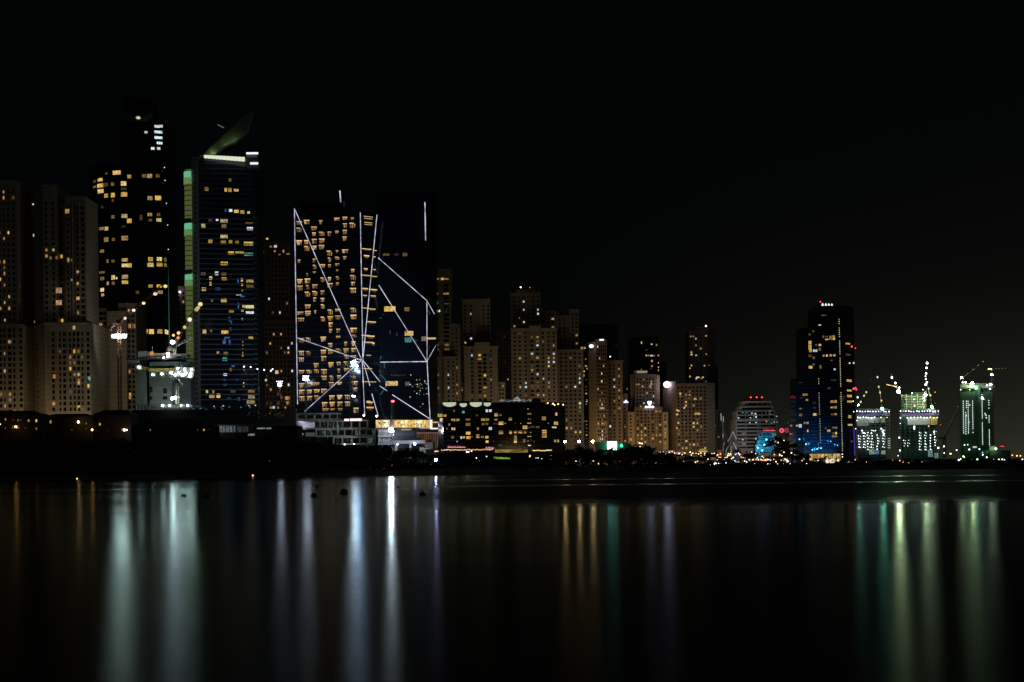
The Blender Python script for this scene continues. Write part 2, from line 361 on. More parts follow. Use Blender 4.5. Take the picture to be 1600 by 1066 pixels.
def street_glow(px, Y, energy, front=95, up=38, color=WARM, w=40, spread=None):
    energy *= GLOW; front *= .8; up *= .5
    p = P(px, 640, Y); light('AREA', 'unseen_facade_glow', (p.x, Y - front, 12), energy, color, aim=(p.x, Y, up), size=w, sy=4).data.spread = R(spread or 145)  # unseen broad area light added to carry the streets' glow onto a facade

# ================================================================== LEFT GROUP
# --- T1
T = Tower('apartment_tower', 'tall beige apartment tower with small square windows, cut off by the left picture edge', 'tower', 15, 1000)
f = T.block([(-45, 1012), (30, 1012)], 284, BEIGE)
T.grid(f[0], [(2, 3), (9, 2.2), (16, 3), (24, 3.6)], 300, 500, 9.1, 5, 0.12, 'wodo', 30, 11); T.cornice(BEIGE)
f = T.block([(-50, 1000), (37, 1000)], 508, BEIGE)
T.grid(f[0], [(2, 3.5), (8, 2.4), (16, 5), (23, 3), (33.5, 4)], 516, 640, 9.1, 5.4, 0.2, 'wodo', 70, 12); T.ribs(f[0], [12, 20, 28], 512, 640, 1.6, BEIGE); T.cornice(BEIGE)
# dark tower in the gap
T = Tower('apartment_tower', 'unlit dark tower seen in the gap between the two leftmost beige towers', 'tower', 44, 1080)
f = T.block([(28, 1080), (66, 1080)], 292, BROWN); T.grid(f[0], [(36, 3), (46, 3), (56, 3)], 305, 640, 9, 5, 0.04, 'Wo', 100, 13)
T.wins('162,543,14,12,o 148,607,8,8,W 185,602,8,8,W 148,633,8,8,W 163,973,12,14,w', 0, 150, 3.553)
# --- T2
T = Tower('apartment_tower', 'beige stepped apartment tower with grooved front, beside the green crane site, second from left', 'tower', 100, 1000)
f = T.block([(56, 1024), (70, 1010), (92, 1010)], 296, BEIGE); fa = f
T.grid(f[1], [(75, 3.4), (86, 3.4)], 318, 508, 9.1, 5, 0.06, 'wo', 20, 21); T.cornice(BEIGE)
f = T.block([(92, 1014), (105, 1014)], 318, BEIGE); T.grid(f[0], [(98.5, 4.5)], 328, 508, 9.1, 5, 0.08, 'wo', 8, 22)
f = T.block([(105, 1008), (137, 1008)], 308, BEIGE)
T.ribs(f[0], [113.8, 119], 318, 508, 1.3, GLASSD, 'shaded_glazed_strip', .1); T.grid(f[0], [(109, 2.6), (123.5, 3.6), (132, 4.6)], 325, 508, 9.1, 5.4, 0.07, 'wo', 25, 23); T.ribs(f[0], [116, 127], 316, 512, 1.8, BEIGE); T.cornice(BEIGE)  # flat dark glass strips also paint the shade of the recessed grooves
T.wins('351,641,20,24 380,908,9,16 402,912,8,14 281,900,9,16,d 320,898,9,16,d 403,1022,10,12', 0, 150, 3.553, [f[0], fa[1]], 'o')
f = T.block([(42, 1040), (71, 1000), (142.5, 1000)], 514, BEIGE)
T.grid(f[0], [(50, 2.6), (60, 3)], 540, 640, 9.1, 4, 0.02, 'd', 12, 24)
T.grid(f[1], [(84, 3.8), (94.5, 2.6), (101.5, 4.2), (110.5, 3), (117, 3), (123.5, 3.8), (129.5, 2.4), (138.5, 4)], 522, 640, 9.05, 5.6, 0.11, 'odow', 40, 25)
T.ribs(f[1], [106.3, 114.3, 120.6], 520, 548, 2.6, GLASSD, 'shaded_glazed_strip', .1); T.ribs(f[1], [79, 90, 98, 106.5, 113.7, 120.2, 126.5, 134], 518, 640, 1.5, BEIGE); T.cornice(BEIGE)  # dark strips stand for glazed grooves and the shade inside them
T.wins('327,85,30,30,o 327,153,30,26,o 433,129,16,18,o 411,292,12,20,w 441,600,18,20,w 441,735,20,20,w 496,575,12,20,t 302,562,14,22,o', 0, 430, 3.553, [f[1]])
street_glow(100, 1000, 17000, 90, 10, w=60, spread=122); street_glow(15, 1000, 13000, 90, 10, w=50, spread=122)
# --- T3
T = Tower('glass_tower', 'very tall dark glass tower with scattered yellow windows and white lit floors near its peak', 'tower', 205, 1150)
fl_ = [(143, 1172), (155, 1160), (172, 1153), (192, 1150)]
f1 = T.block(fl_, 262, GLASSD, depth=50)
f2 = T.block([(192, 1150), (225, 1150), (245, 1151.5), (258, 1154), (264, 1162)], 190, GLASSD, depth=34, ref=560)
T.block([(191, 1170), (240, 1170)], 148, GLASSD, depth=10, ref=200, ybot=262, name='crown_fin', ytop2=158)
T.bands(f1[2], 270, 640, 8.65, 1.4, GLASSB, out=.2); T.bands(f2[0], 270, 640, 8.65, 1.4, GLASSB, out=.2)
T.bands(f2[1], 270, 640, 8.65, 1.4, GLASSB, out=.2)
A = '''597,430,12,10,d 665,425,40,22 718,448,20,20 791,444,22,18,d 831,445,26,22 875,444,20,18,d 526,475,14,14,d 557,466,24,16 557,498,30,20 596,492,20,20,d 625,490,16,18,d
673,487,28,24 526,505,14,10,d 559,529,30,22 595,553,18,22 627,551,20,24 675,547,32,24 675,517,28,12,v 626,580,10,14,d 833,568,26,22 878,567,32,24 528,628,12,14,v 568,618,12,14,v
627,672,16,18,d 677,667,32,20 832,659,24,18 880,659,18,16,d 718,694,24,24 835,690,20,14,d 882,689,26,18 790,675,14,30,v 565,737,26,16 597,736,18,20 683,725,20,14,v
598,797,22,24 630,797,14,16,d 680,790,34,24 567,862,20,16 602,917,10,20,d 628,917,16,16,d 679,911,32,18 836,907,24,22 885,906,26,20 913,908,12,20,d 679,941,32,18 718,941,24,22
836,938,32,22 886,937,30,20 914,938,12,18 567,980,28,12,d 568,1014,20,18,d 629,1008,18,24 679,1005,32,22 602,1040,10,16 629,1040,14,18,d 679,1035,32,18 836,1056,22,16 885,1056,28,16
861,169,28,14,W 901,169,18,14,W 811,202,16,12,W 878,201,56,14,W 878,232,56,14,W 886,262,30,14,W 857,292,18,14,W 881,292,18,14,W'''
T.wins(A, 0, 150, 3.553)
T.wins('602,46,10,16 568,82,18,20 571,110,14,16 763,96,18,18,d 887,95,30,18 768,315,8,22 801,313,22,24 841,314,26,26 888,313,28,24 919,315,18,24 648,17,8,10,W', 0, 430, 3.553)
for (px, py) in [(257, 262), (258, 282), (260, 318), (262, 352), (263, 390)]: T.dot(px, py, 1148, 0.4, lampmat('G', 1.2))
b = MB(); b.bar(P(258.5, 240, 1163), P(265.5, 560, 1163), 0.35); b.build('edge_light_strip', em('faint green edge glow', (0.25, 0.8, 0.65), 0.10, 0, False, False), T.r)
T.dot(216, 184, 1160, 2.0, em('crown uplight', (0.75, 0.85, 0.45), .4, 0, False, True), sz=.6)
light('SPOT', 'crown_uplight', P(216, 187, 1158), 2500, (.75, .9, .5), aim=P(218, 160, 1170), size=.6, angle=R(120))
# --- T4
T = Tower('apartment_tower', 'lower beige apartment block with banded balconies behind the crane mast with the white flood bar', 'building', 178, 1050)
f = T.block([(142, 1050), (168, 1050)], 482, BEIGE); T.grid(f[0], [(149, 7), (159, 8), (165.5, 3)], 490, 640, 7.9, 5, 0.10, 'wood', 30, 41); T.bands(f[0], 486, 640, 7.9, 1.4, BEIGE2, 'balcony_edge')
f = T.block([(168, 1046), (199, 1046)], 486, BEIGE); fm = f
f = T.block([(199, 1050), (214, 1054)], 474, BEIGE); T.grid(f[0], [(203, 3.6), (209, 3.6)], 486, 640, 7.9, 5, 0.10, 'wo', 30, 42); T.cornice(BEIGE)
f = T.block([(186, 1052), (200, 1052)], 474, BEIGE)
T.wins('530,275,20,18,o 560,275,18,18,o 531,380,16,24,o 717,283,18,20,o 743,283,16,20,o 495,178,16,14,o 720,670,14,34,o', 0, 430, 3.553, T.faces)
T.dot(154.5, 572, 1045, .7, lampmat('W', 6)); T.dot(148.5, 573, 1045, .4, lampmat('W', 4))
street_glow(180, 1046, 9000, 90, 25, w=30)
# --- T6 behind
T = Tower('apartment_tower', 'dim beige tower with two violet roof lamps, left of the green lit rounded corner', 'tower', 277, 1250)
f = T.block([(264, 1250), (295, 1250)], 448, BEIGE); T.grid(f[0], cols(268, 288, 4, 2.6), 458, 560, 7, 4, 0.12, 'odwv', 60, 61)
T.cornice(BEIGE)
for px in (272, 281): T.dot(px, 456.5, 1247, .8, lampmat('l', 7))
# --- T5
T = Tower('glass_tower', 'blue glass tower with pale floor lines, rounded green corner and curved sail on its roof', 'tower', 347, 1000)
f0 = T.block([(303, 1002), (314, 1000)], 245, GREYW, depth=44, name='corner_pier')
f = T.block([(314, 1000), (398, 1006), (403, 1016)], 249, GLASSB, depth=30); F5 = f
T.grid(f0[0], [(308, 2.2)], 262, 635, 7.85, 3.4, 0.0, 'w', 16, 51)
T.bands(f[0], 342, 632, 7.85, 1.7, BAND, out=.5); T.bands(f[1], 342, 632, 7.85, 1.7, BAND, out=.5)
T.bands(f[0], 256, 338, 7.8, .5, BAND, out=.3, name='parapet_band')
T.ribs(f[0], [335, 356, 377], 256, 632, .5, GLASSD, 'mullion', .3)
# green rounded stair
cpt = P(303, 600, 1006); zb_, zt_ = P(297, 635, 1000).z, P(297, 264, 1000).z; RAD = 5.6
def arc(r, a0=200, a1=268, n=7): return [(cpt.x + 0.5 + r * 1.0 * math.cos(R(a0 + (a1 - a0) * i / n)), cpt.y + r * math.sin(R(a0 + (a1 - a0) * i / n))) for i in range(n + 1)]
b = MB(); b.prism(arc(RAD, 180, 270) + [(cpt.x + .5, cpt.y)], zb_, zt_); b.build('stair_glazing', GREENP, T.r)
b = MB(); z = zb_
while z < zt_: b.prism(arc(RAD + .15, 180, 270) + [(cpt.x + .5, cpt.y)], z, z + 0.55); z += 3.53
b.build('floor_band', surf('green floor edge', (0.05, 0.08, 0.05)), T.r)
for yy in (272, 353, 432):
    z = P(297, yy, 1000).z; b = MB(); b.prism(arc(RAD + .35, 180, 270) + [(cpt.x + .5, cpt.y)], z - 2.2, z + 2.2); b.build('cove_light', GREENT, T.r)
    b = MB(); b.prism(arc(RAD + .5, 180, 270) + [(cpt.x + .5, cpt.y)], z - 6.5, z - 2.2); b.build('cove_glow_panel', em('green cove spill', (0.45, .85, .3), 0.24, 0, False, False), T.r)  # spill below the cove light, put in as an emissive band
for yy in (345, 425):
    z = P(297, yy, 1000).z; b = MB(); b.prism(arc(RAD + .5, 180, 270) + [(cpt.x + .5, cpt.y)], z - 1.5, z + 1.8); b.build('ledge', STEEL, T.r)
A = '''397,450,16,22,d 235,513,26,26,d 367,519,14,24 396,520,24,26 440,521,30,18 367,660,10,20,b 401,662,22,18,W 441,668,30,20 482,673,28,24 526,676,16,16 260,728,26,24,v 308,725,16,18,W
355,734,48,22 356,770,32,24,d 212,768,26,26 541,752,50,14,d 543,788,40,20,W 356,846,48,28 261,878,28,28 351,884,34,26 401,880,22,24 446,884,24,24,d 544,892,62,26
404,957,38,22 463,957,60,22 543,966,60,22,t 357,1029,48,24'''
T.wins(A, 270, 180, 4.44, f)
A = '''448,30,28,16,d 527,28,20,22,W 571,32,30,14,d 492,56,16,20 573,60,30,16 491,90,12,20 678,67,12,20 737,71,42,22 737,103,42,20,d 679,95,10,16 451,122,24,20 571,188,34,24 737,227,46,18
690,225,20,16 615,254,28,14 738,262,46,16,W 681,250,14,12 455,375,20,24 495,370,12,14,d 577,378,40,20 731,413,26,18 535,502,14,20,o 582,505,26,20,d 577,538,30,20,t 611,600,12,16
578,630,22,14,W 470,728,12,22 508,730,10,20 500,757,32,24 538,756,22,24 745,727,38,20,d 745,762,38,22 748,794,46,22 625,727,30,20,v 603,300,14,30,b 610,360,10,20,b 573,440,18,22,b
657,220,8,34,b 683,435,6,8 683,455,6,8 683,478,6,8 683,500,6,8 683,517,6,8 680,130,6,10 680,300,6,10,W 575,660,16,10,b 578,690,20,10,b 650,660,16,14,b 688,680,6,8 688,700,6,8 500,190,12,16,d
535,120,30,16,b 655,70,8,26,b 660,155,30,6,W 680,165,26,8,b 590,410,30,8,b 605,440,12,30,b 625,580,20,8,b 655,600,12,8,b 690,600,8,8,W 600,770,22,10,b 660,775,14,20,b 575,420,8,8,W 615,320,8,24,b'''
T.wins(A, 200, 420, 3.807, f)  # blue slivers and yellow dot column are reflections, drawn as emissive panes
# roof canopy with scalloped wash, sail fin
a, c = P(312, 243, 998), P(386, 250, 1003); b = MB(); b.bar(a, c, 0.9); b.build('roof_canopy', GREYW, T.r)
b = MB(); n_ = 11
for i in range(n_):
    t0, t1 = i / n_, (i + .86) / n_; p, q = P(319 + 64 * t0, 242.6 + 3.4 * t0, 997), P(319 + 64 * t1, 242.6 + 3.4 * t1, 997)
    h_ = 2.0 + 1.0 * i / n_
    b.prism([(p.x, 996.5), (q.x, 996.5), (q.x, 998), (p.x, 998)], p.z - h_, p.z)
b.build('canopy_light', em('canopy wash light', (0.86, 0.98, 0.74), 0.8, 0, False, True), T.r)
sail = [(317, 241.5), (337, 241), (342, 233), (352, 226), (366, 221), (385, 204), (393, 172), (376, 184), (352, 199)]
b = MB(); pv = [P(x, y, 1000) for x, y in sail]; nn = len(pv)
b.add([(p.x, 1000 + (i / nn) * 4, p.z) for i, p in enumerate(pv)] + [(p.x, 1006 + (i / nn) * 4, p.z) for i, p in enumerate(pv)], [tuple(range(nn - 1, -1, -1)), tuple(range(nn, 2 * nn))] + [(i, (i + 1) % nn, nn + (i + 1) % nn, nn + i) for i in range(nn)])
b.build('roof_sail', surf('sail cladding', (0.13, 0.15, 0.11), .6), T.r)
for q, e_ in (((355, 226.5), 230), ((367, 219.5), 200), ((333, 240), 330)):
    light('POINT', 'sail_uplight', P(q[0] - 1, q[1], 998.2), e_, (.62, .95, .42), size=.6)
b = MB(); b.bar(P(340, 195, 1000), P(350, 200, 1000), .35); b.build('mast_light', em('sail tip lamp', (.8, .9, .7), .12), T.r)
b = MB(); b.box(P(385, 260, 1002).x, P(403, 260, 1002).x, 1003, 1012, P(390, 262, 1000).z, P(390, 239, 1000).z); b.build('roof_terrace', STEEL, T.r)
T.panel(385, 238.3, 403.5, 241.4, 1003, lampmat('W', 1.1)); T.panel(391, 254, 403.5, 257.2, 1002.5, lampmat('W', 1.1))
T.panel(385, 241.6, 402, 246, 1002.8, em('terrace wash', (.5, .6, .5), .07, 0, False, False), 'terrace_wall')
# --- T7 dark towers behind, between glass tower and hotel
T = Tower('apartment_tower', 'dark brown apartment tower half hidden behind the sail topped glass tower', 'tower', 425, 1250)
f = T.block([(398, 1250), (418, 1250)], 365, BROWN); T.grid(f[0], cols(407, 414, 2, 2.4), 380, 640, 7.2, 4, 0.09, 'odWv', 40, 71)
f = T.block([(418, 1240), (455, 1240)], 378, BROWN); T.grid(f[0], cols(422, 450, 6, 2.6), 395, 650, 7.2, 4, 0.12, 'odwWv', 100, 72); T.ribs(f[0], [430, 442], 384, 640, 1.2, BROWN); T.cornice(BROWN)
T.wins('655,858,14,12 680,913,14,10 712,911,18,16,W 707,945,12,10,o 768,945,8,18,o 813,963,22,6,o 740,968,12,6,o', 270, 180, 4.44, f)
f = T.block([(408, 1235), (462, 1235)], 500, BROWN); T.grid(f[0], cols(412, 457, 9, 2.6), 508, 655, 7.2, 4, 0.16, 'odowWv', 40, 73)
T.wins('886,615,18,20 948,770,28,18,o 950,798,18,18,o 912,768,10,14,o 868,828,14,18,W 796,760,12,10,W 820,663,14,12,W', 200, 420, 3.807, f)
street_glow(430, 1235, 5200, 90, 15, (1, .68, .45), w=40)

# ================================================================== HOTEL + LED LINES
T = Tower('hotel_tower', 'broad dark hotel slab with rows of orange lit room windows crossed by slanting light tubes', 'tower', 525, 1000)
f = T.block([(460.5, 1000), (564, 1004)], 341, GLASSD, depth=26, ref=620, ytop2=331); FH = f[0]
b_ = T.roofbox(470, 540, 316, 340, 1012, GLASSD); 
f = T.block([(566, 1004), (592, 1012)], 332, GLASSD, depth=18, ref=620); FR = f[0]
T.bands(FH, 343.5, 650, 10.2, .8, surf('dark balcony slab', (0.03, .033, .04)), out=.2, name='balcony_slab'); T.bands(FR, 345, 650, 10.2, .7, surf('dark balcony slab', (0, 0, 0)), out=.2, name='balcony_slab')
H5 = '''190,298,44,30 250,290,44,34 362,292,26,32 490,268,42,24 553,262,36,28 612,265,24,22 189,352,42,36 308,342,44,34 553,318,32,36 613,316,46,42 308,388,28,32
370,384,46,34 430,384,28,38 490,371,26,24 553,372,32,44 551,422,34,36 190,454,46,40 248,452,34,40 310,442,38,38 370,440,42,40 251,500,42,40 312,495,36,34 368,491,42,40 431,537,44,42
491,524,18,20 554,522,48,30 190,602,20,28 310,596,24,32 313,647,28,36 376,642,40,36 431,590,26,38 492,577,36,24 552,575,28,28 431,640,22,30 492,629,32,20 615,678,26,32 618,731,46,40
618,780,30,30 618,833,48,42 196,762,44,40 256,757,44,40 375,748,32,38 431,745,24,38 494,735,26,28 196,814,44,40 258,809,28,38 315,802,42,36 434,793,44,38 494,783,22,28
257,862,44,40 315,856,40,38 376,851,30,38 314,905,24,36 375,908,30,32 259,963,44,38 377,960,30,36 199,1014,50,26 260,1014,44,40 437,1004,42,42 497,990,42,22 621,990,46,38 621,1042,46,36
318,1005,16,30 492,676,18,14 254,710,14,28 312,690,26,14'''
H6 = '''205,50,50,30 260,8,44,24 378,44,34,40 438,40,44,40 498,32,46,32 621,30,48,34 440,90,32,40 440,138,24,30 500,138,30,36 622,133,54,40 500,188,34,20 626,180,44,22 207,213,42,36
263,209,38,36 382,203,46,40 437,252,34,36 560,242,22,36 622,240,34,38 207,316,44,40 263,316,36,34 383,308,42,42 440,306,40,40 502,292,44,26 563,295,44,40 622,290,38,34 207,367,42,34
385,358,42,42 325,412,42,38 443,408,42,44 504,400,34,34 564,400,42,40 209,465,44,32 268,462,44,28 328,459,40,30 387,462,46,42 504,455,22,34 566,447,40,28 387,512,42,36 447,512,30,40
507,503,32,28 622,505,36,22 210,572,44,40 269,570,38,38 328,560,46,26 445,562,40,38 510,555,40,24 632,555,46,38 211,624,44,40 270,624,42,40 330,617,46,32 387,615,46,36 632,605,42,36
211,676,44,40 271,674,44,40 332,667,44,34 450,668,44,38 512,664,44,36 573,664,44,36 393,724,44,44 452,720,44,40 514,719,42,40 575,718,44,40 400,765,50,24 455,762,38,16 515,762,36,20
638,768,48,44 566,345,36,30 622,340,44,14'''
T.wins(H5, 430, 290, 5.078, [FH], 'H', 0.92); T.wins(H6, 430, 490, 5.078, [FH], 'H', 0.92)
R5 = '''738,250,70,9 738,266,64,8 738,297,60,8 738,313,60,8 725,508,76,14 790,518,28,9 725,565,40,24 785,570,20,14 718,668,28,22 787,672,20,16 715,716,74,12 782,725,50,14
714,825,46,22 782,832,50,18 712,878,30,18 777,882,40,18 715,975,60,10 770,985,50,16'''
R6 = '''764,72,68,18 715,178,60,14 757,187,60,24 740,233,80,16 778,245,20,26 740,335,40,12 730,440,80,9 740,545,110,12 740,700,30,14 750,712,50,24 752,755,56,30'''
T.wins(R5, 430, 290, 5.078, [FR], 'S'); T.wins(R6, 430, 490, 5.078, [FR], 'S')
b = MB(); b.bar(P(531, 298, 1001), P(532.3, 316, 1001), .42); b.build('light_tube', LED, T.r)
def tube(T, p0, p1, Y0, Y1=None, r=.24):
    b = MB(); b.bar(P(*p0, Y0), P(*p1, Y1 or Y0), r, n=6); b.build('light_tube', LED, T.r)
HY0 = 996.5
tube(T, (460, 326), (465, 632), HY0); tube(T, (460, 326), (565.5, 563), HY0); tube(T, (563, 332), (567, 563), HY0); tube(T, (589, 336), (567, 563), HY0 + 2)
tube(T, (464, 528), (565, 563), HY0); tube(T, (565, 563), (476, 643), HY0); tube(T, (566, 563), (570, 651), HY0); tube(T, (567, 563), (578, 603), HY0 + 2, r=.22); tube(T, (581, 615), (591, 650), HY0 + 2, r=.22)
tube(T, (567, 563), (594, 597), HY0 + 2)
# stays that carry the tubes' free ends
b = MB(); b.bar(P(460, 326, HY0), P(462, 345, 1001), .15); b.bar(P(532.3, 316, 1001), P(532.5, 322, 1013), .2); b.bar(P(589, 336, HY0 + 2), P(588, 345, 1010), .15); b.build('tube_bracket', STEEL, T.r)
T = Tower('glass_tower', 'black glass tower with few lit panes and slanting light tubes, joined to the hotel slab', 'tower', 635, 1010)
f = T.block([(592.5, 1012), (668, 1010), (684, 1026)], 302, GLASSD, depth=26); FG = f
T.bands(f[0], 420, 655, 10, .9, GLASSB, out=.2); T.bands(f[1], 420, 655, 10, .9, GLASSB, out=.2)
T.wins('880,548,50,18,d 962,548,34,20,v 1030,548,36,26,d 910,979,88,40 1045,982,38,30,d 858,1025,14,6,v 835,1052,20,8,v', 430, 290, 5.078, [f[0]])
T.wins('1062,158,68,36 1055,210,54,38,t 1190,200,44,34,d 925,555,96,36 1050,558,36,32,d 912,150,8,30,v 966,165,8,30,v 1115,215,24,20,v', 430, 490, 5.078, [f[0]])
T.panel(667, 527.5, 681, 530.5, 1009, em('curved terrace light', (1, .7, .35), .55, 0, False, False), 'terrace_light')
rg = random.Random(5)      # tiny city lights mirrored in the lower glass, drawn as glowing panes
for i in range(34):
    k = rg.choice('wWtobod'); T.wins('%f,%f,1.4,1.4,%s' % (652 + rg.gauss(0, 8), 605 + rg.gauss(0, 11), k), 0, 0, 1, [f[0]])
for i in range(7): T.wins('%f,%f,1.2,1.2,%s' % (612 + i * 3.4, 586 + (i % 2), 'd'), 0, 0, 1, [f[0]])
tube(T, (664, 316), (665, 376), 1007, r=.35); tube(T, (591, 403), (667, 470), 1008, 1006); tube(T, (667, 470), (679, 491), 1006, 1018, r=.22); tube(T, (592, 446), (667, 565), 1008, 1006)
tube(T, (667, 472), (667.3, 565), 1006); tube(T, (667.3, 565), (672, 654), 1006); tube(T, (594, 566), (667, 565), 1008, 1006); tube(T, (667, 565), (681, 540), 1006, 1018, r=.22)
tube(T, (593, 603), (605, 611), 1008); tube(T, (613, 617), (671.5, 654.5), 1008, 1006)
for q in [((594, 585), (601, 592)), ((601, 592), (606, 601)), ((606, 601), (600, 609)), ((600, 609), (594, 617)), ((596, 556), (594, 562)), ((600, 566), (601, 575))]:
    b = MB(); b.bar(P(*q[0], 1008), P(*q[1], 1008), .22); b.build('light_tube', em('cyan squiggle reflection', (.1, .4, .6), .3, 0, False, False), T.r)  # blue squiggles reflected in the glass, drawn as glowing bars

# ================================================================== MIDDLE BEIGE CLUSTER
G = None
T = Tower('apartment_tower', 'narrow beige tower with a column of wide dark windows, right of the black glass tower', 'tower', 695, 1100)
f = T.block([(676, 1110), (706, 1110)], 421, BEIGE); T.grid(f[0], [(686, 2)], 432, 632, 6.65, 2.4, 0.14, 'Wdo', 26, 101)
T.grid(f[0], [(699, 8.6)], 446, 548, 6.65, 3.6, 0.17, 'wdt', 20, 102); T.cornice(BEIGE); T.wins('98,147,10,10,W 128,147,18,14,o 155,148,26,6,o 152,242,34,10,w 155,300,30,12,t 107,353,12,12,W 155,353,20,12,W', 660, 400, 4.1, f)
f = T.block([(704, 1112), (719, 1112)], 506, BEIGE); T.grid(f[0], [(708, 2), (714, 2.8)], 515, 632, 6.65, 2.8, 0.12, 'wo', 20, 103)
f = T.block([(694, 1104), (713, 1104)], 558, BEIGE); T.grid(f[0], [(701, 3), (708.5, 2.6)], 566, 632, 6.65, 3.2, 0.14, 'Wwo', 16, 104); T.cornice(BEIGE)
street_glow(700, 1104, 7800, 130, 120, NEUT, w=30)
T = Tower('apartment_tower', 'beige stepped tower with two low side wings, next right of the narrow beige tower', 'tower', 752, 1150)
f = T.block([(724, 1165), (767, 1165)], 468, BEIGE); T.grid(f[0], [(728, 2.6), (737, 3)], 478, 536, 6.4, 3, 0.22, 'oWo', 14, 111); T.grid(f[0], [(757, 2), (764, 3)], 478, 536, 6.4, 3.4, 0.07, 'W', 14, 112); T.cornice(BEIGE); T.ribs(f[0], [732, 742, 752], 474, 540, 1.2, BEIGE)
T.roofbox(733, 758, 461, 470, 1172, BROWN)
f = T.block([(726, 1150), (778, 1150)], 542, BEIGE); T.grid(f[0], [(738, 3), (750, 5.4), (758, 5.4), (767, 3.4)], 549, 632, 6.35, 3.4, 0.23, 'owWd', 50, 113); T.cornice(BEIGE); T.ribs(f[0], [732, 744, 772], 546, 632, 1.4, BEIGE)
f = T.block([(742, 1147), (766, 1147)], 535, BEIGE); T.bands(f[0], 558.2, 630, 6.35, .8, BEIGE2, 'balcony_edge', .7); T.grid(f[0], [(750, 5.4), (758, 5.4)], 555, 632, 6.35, 3.4, 0.40, 'owod', 12, 114)
f = T.block([(778, 1156), (789.5, 1156)], 597, BEIGE); T.grid(f[0], [(781.5, 2.6), (786, 2.6)], 603, 632, 6.35, 3, 0.14, 'o', 10, 115)
f = T.block([(718, 1156), (726, 1156)], 597, BEIGE); T.grid(f[0], [(722, 2.6)], 603, 632, 6.35, 3, 0.14, 'o', 6, 116)
street_glow(752, 1150, 12000, 130, 110, NEUT, w=40)
T = Tower('apartment_tower', 'wide beige apartment tower with a taller dim block and red lamp behind its shoulder', 'tower', 835, 1200)
f = T.block([(799, 1230), (846, 1230)], 458, BEIGE); T.grid(f[0], cols(805, 842, 6, 2.6), 465, 515, 6.4, 3, 0.14, 'WoW', 40, 121); T.ribs(f[0], [812, 827, 838], 462, 515, 1.2, BEIGE)
T.roofbox(806, 838, 452, 460, 1236, BROWN); T.dot(813.5, 449, 1230, .6, lampmat('p', 5)); T.dot(828, 449.5, 1230, .4, lampmat('r', 2))
b = MB()
for px in (813.5, 828): b.bar(P(px, 450, 1230), P(px, 459, 1238), .2)
b.build('lamp_mast', STEEL, T.r)
f = T.block([(799.5, 1200), (871, 1200)], 514, BEIGE); T.grid(f[0], [(805, 3), (813, 3), (822, 3), (832, 4.6), (840.5, 4.6), (849.5, 3), (858, 3), (866, 3)], 521, 640, 6.45, 3.2, 0.20, 'owWd', 58, 122)
T.cornice(BEIGE); T.ribs(f[0], [809, 827, 845, 862], 518, 640, 1.2, BEIGE)
f = T.block([(828, 1197), (846, 1197)], 509, BEIGE); T.grid(f[0], [(832, 4.4), (840.5, 4.4)], 527, 640, 6.45, 3.2, 0.36, 'owWd', 18, 123)
T.bands(f[0], 523.2, 638, 6.45, .8, BEIGE2, 'balcony_edge', .7); street_glow(835, 1200, 14000, 130, 110, NEUT, w=60)
T = Tower('apartment_tower', 'beige apartment tower behind the three tall street lamps, right edge of the long glass hotel', 'tower', 880, 1250)
f = T.block([(853, 1266), (870, 1266)], 486, BEIGE); T.grid(f[0], [(858, 3), (865, 4)], 492, 556, 6.4, 3.2, 0.40, 'owwd', 14, 131)
f = T.block([(870, 1270), (891, 1270)], 493, BEIGE); T.grid(f[0], [(876, 3), (883, 3)], 500, 556, 6.4, 3.2, 0.29, 'owwW', 14, 132)
f = T.block([(891, 1264), (905.5, 1264)], 484, BEIGE); T.grid(f[0], [(896, 3), (902, 3)], 492, 556, 6.4, 3.2, 0.17, 'owd', 14, 133); T.cornice(BEIGE)
f = T.block([(868, 1250), (912, 1250)], 547, BEIGE); T.grid(f[0], [(877, 3), (885, 3), (892, 3), (899, 3), (906, 3)], 553, 690, 6.45, 3.2, 0.20, 'owWd', 58, 134); T.cornice(BEIGE); T.ribs(f[0], [872, 881, 895.5], 550, 690, 1.2, BEIGE)
street_glow(892, 1250, 14000, 110, 90, (1, .76, .6), w=40)
T = Tower('glass_tower', 'slim dark tower with a cluster of yellow balcony lights, squeezed between two beige towers', 'tower', 913, 1290)
f = T.block([(905, 1290), (920, 1290)], 538, GLASSD); T.grid(f[0], [(911, 3), (916, 3)], 545, 690, 5.4, 2.4, 0.40, 'wdv', 60, 135)
T.wins('120,262,14,14 138,262,12,12 152,395,8,10 126,395,10,12 130,412,16,10 130,438,12,14 150,600,10,14,W', 880, 480, 4.1, f)
T = Tower('hotel_tower', 'brown hotel with a blank side wall carrying an oval white sign and gridded balconies', 'tower', 934, 1350)
f = T.block([(919, 1360), (931.5, 1350)], 536, BEIGE, name='side_wall'); T.cornice(BEIGE)
f = T.block([(931.5, 1350), (949, 1354)], 530, BROWN); T.grid(f[0], cols(934.5, 946.5, 5, 1.8), 542, 690, 6, 3.4, 0.26, 'owdWv', 90, 141); T.bands(f[0], 538, 690, 6, .8, BEIGE, 'balcony_edge')
b = MB(); p = P(924, 541, 1346); 
for k in range(16): pass
b.ball(p, 2.3, sz=.75); b.build('oval_sign', em('oval sign face', (.92, .88, 1), 1.6), T.r)
T.panel(936.5, 530, 943.5, 532.6, 1346, em('roof sign face', (.9, .95, 1), 1.2), 'roof_sign')
T.dot(953.5, 557.5, 1346, .6, lampmat('p', 3))
light('AREA', 'unseen_facade_glow', P(924, 697, 1300), 9000, (1, .66, .36), aim=P(926, 660, 1355), size=8, sy=3)  # unseen warm area light added to brighten the foot of the hotel
street_glow(934, 1350, 5000, 90, 40, (1, .72, .48), w=30)
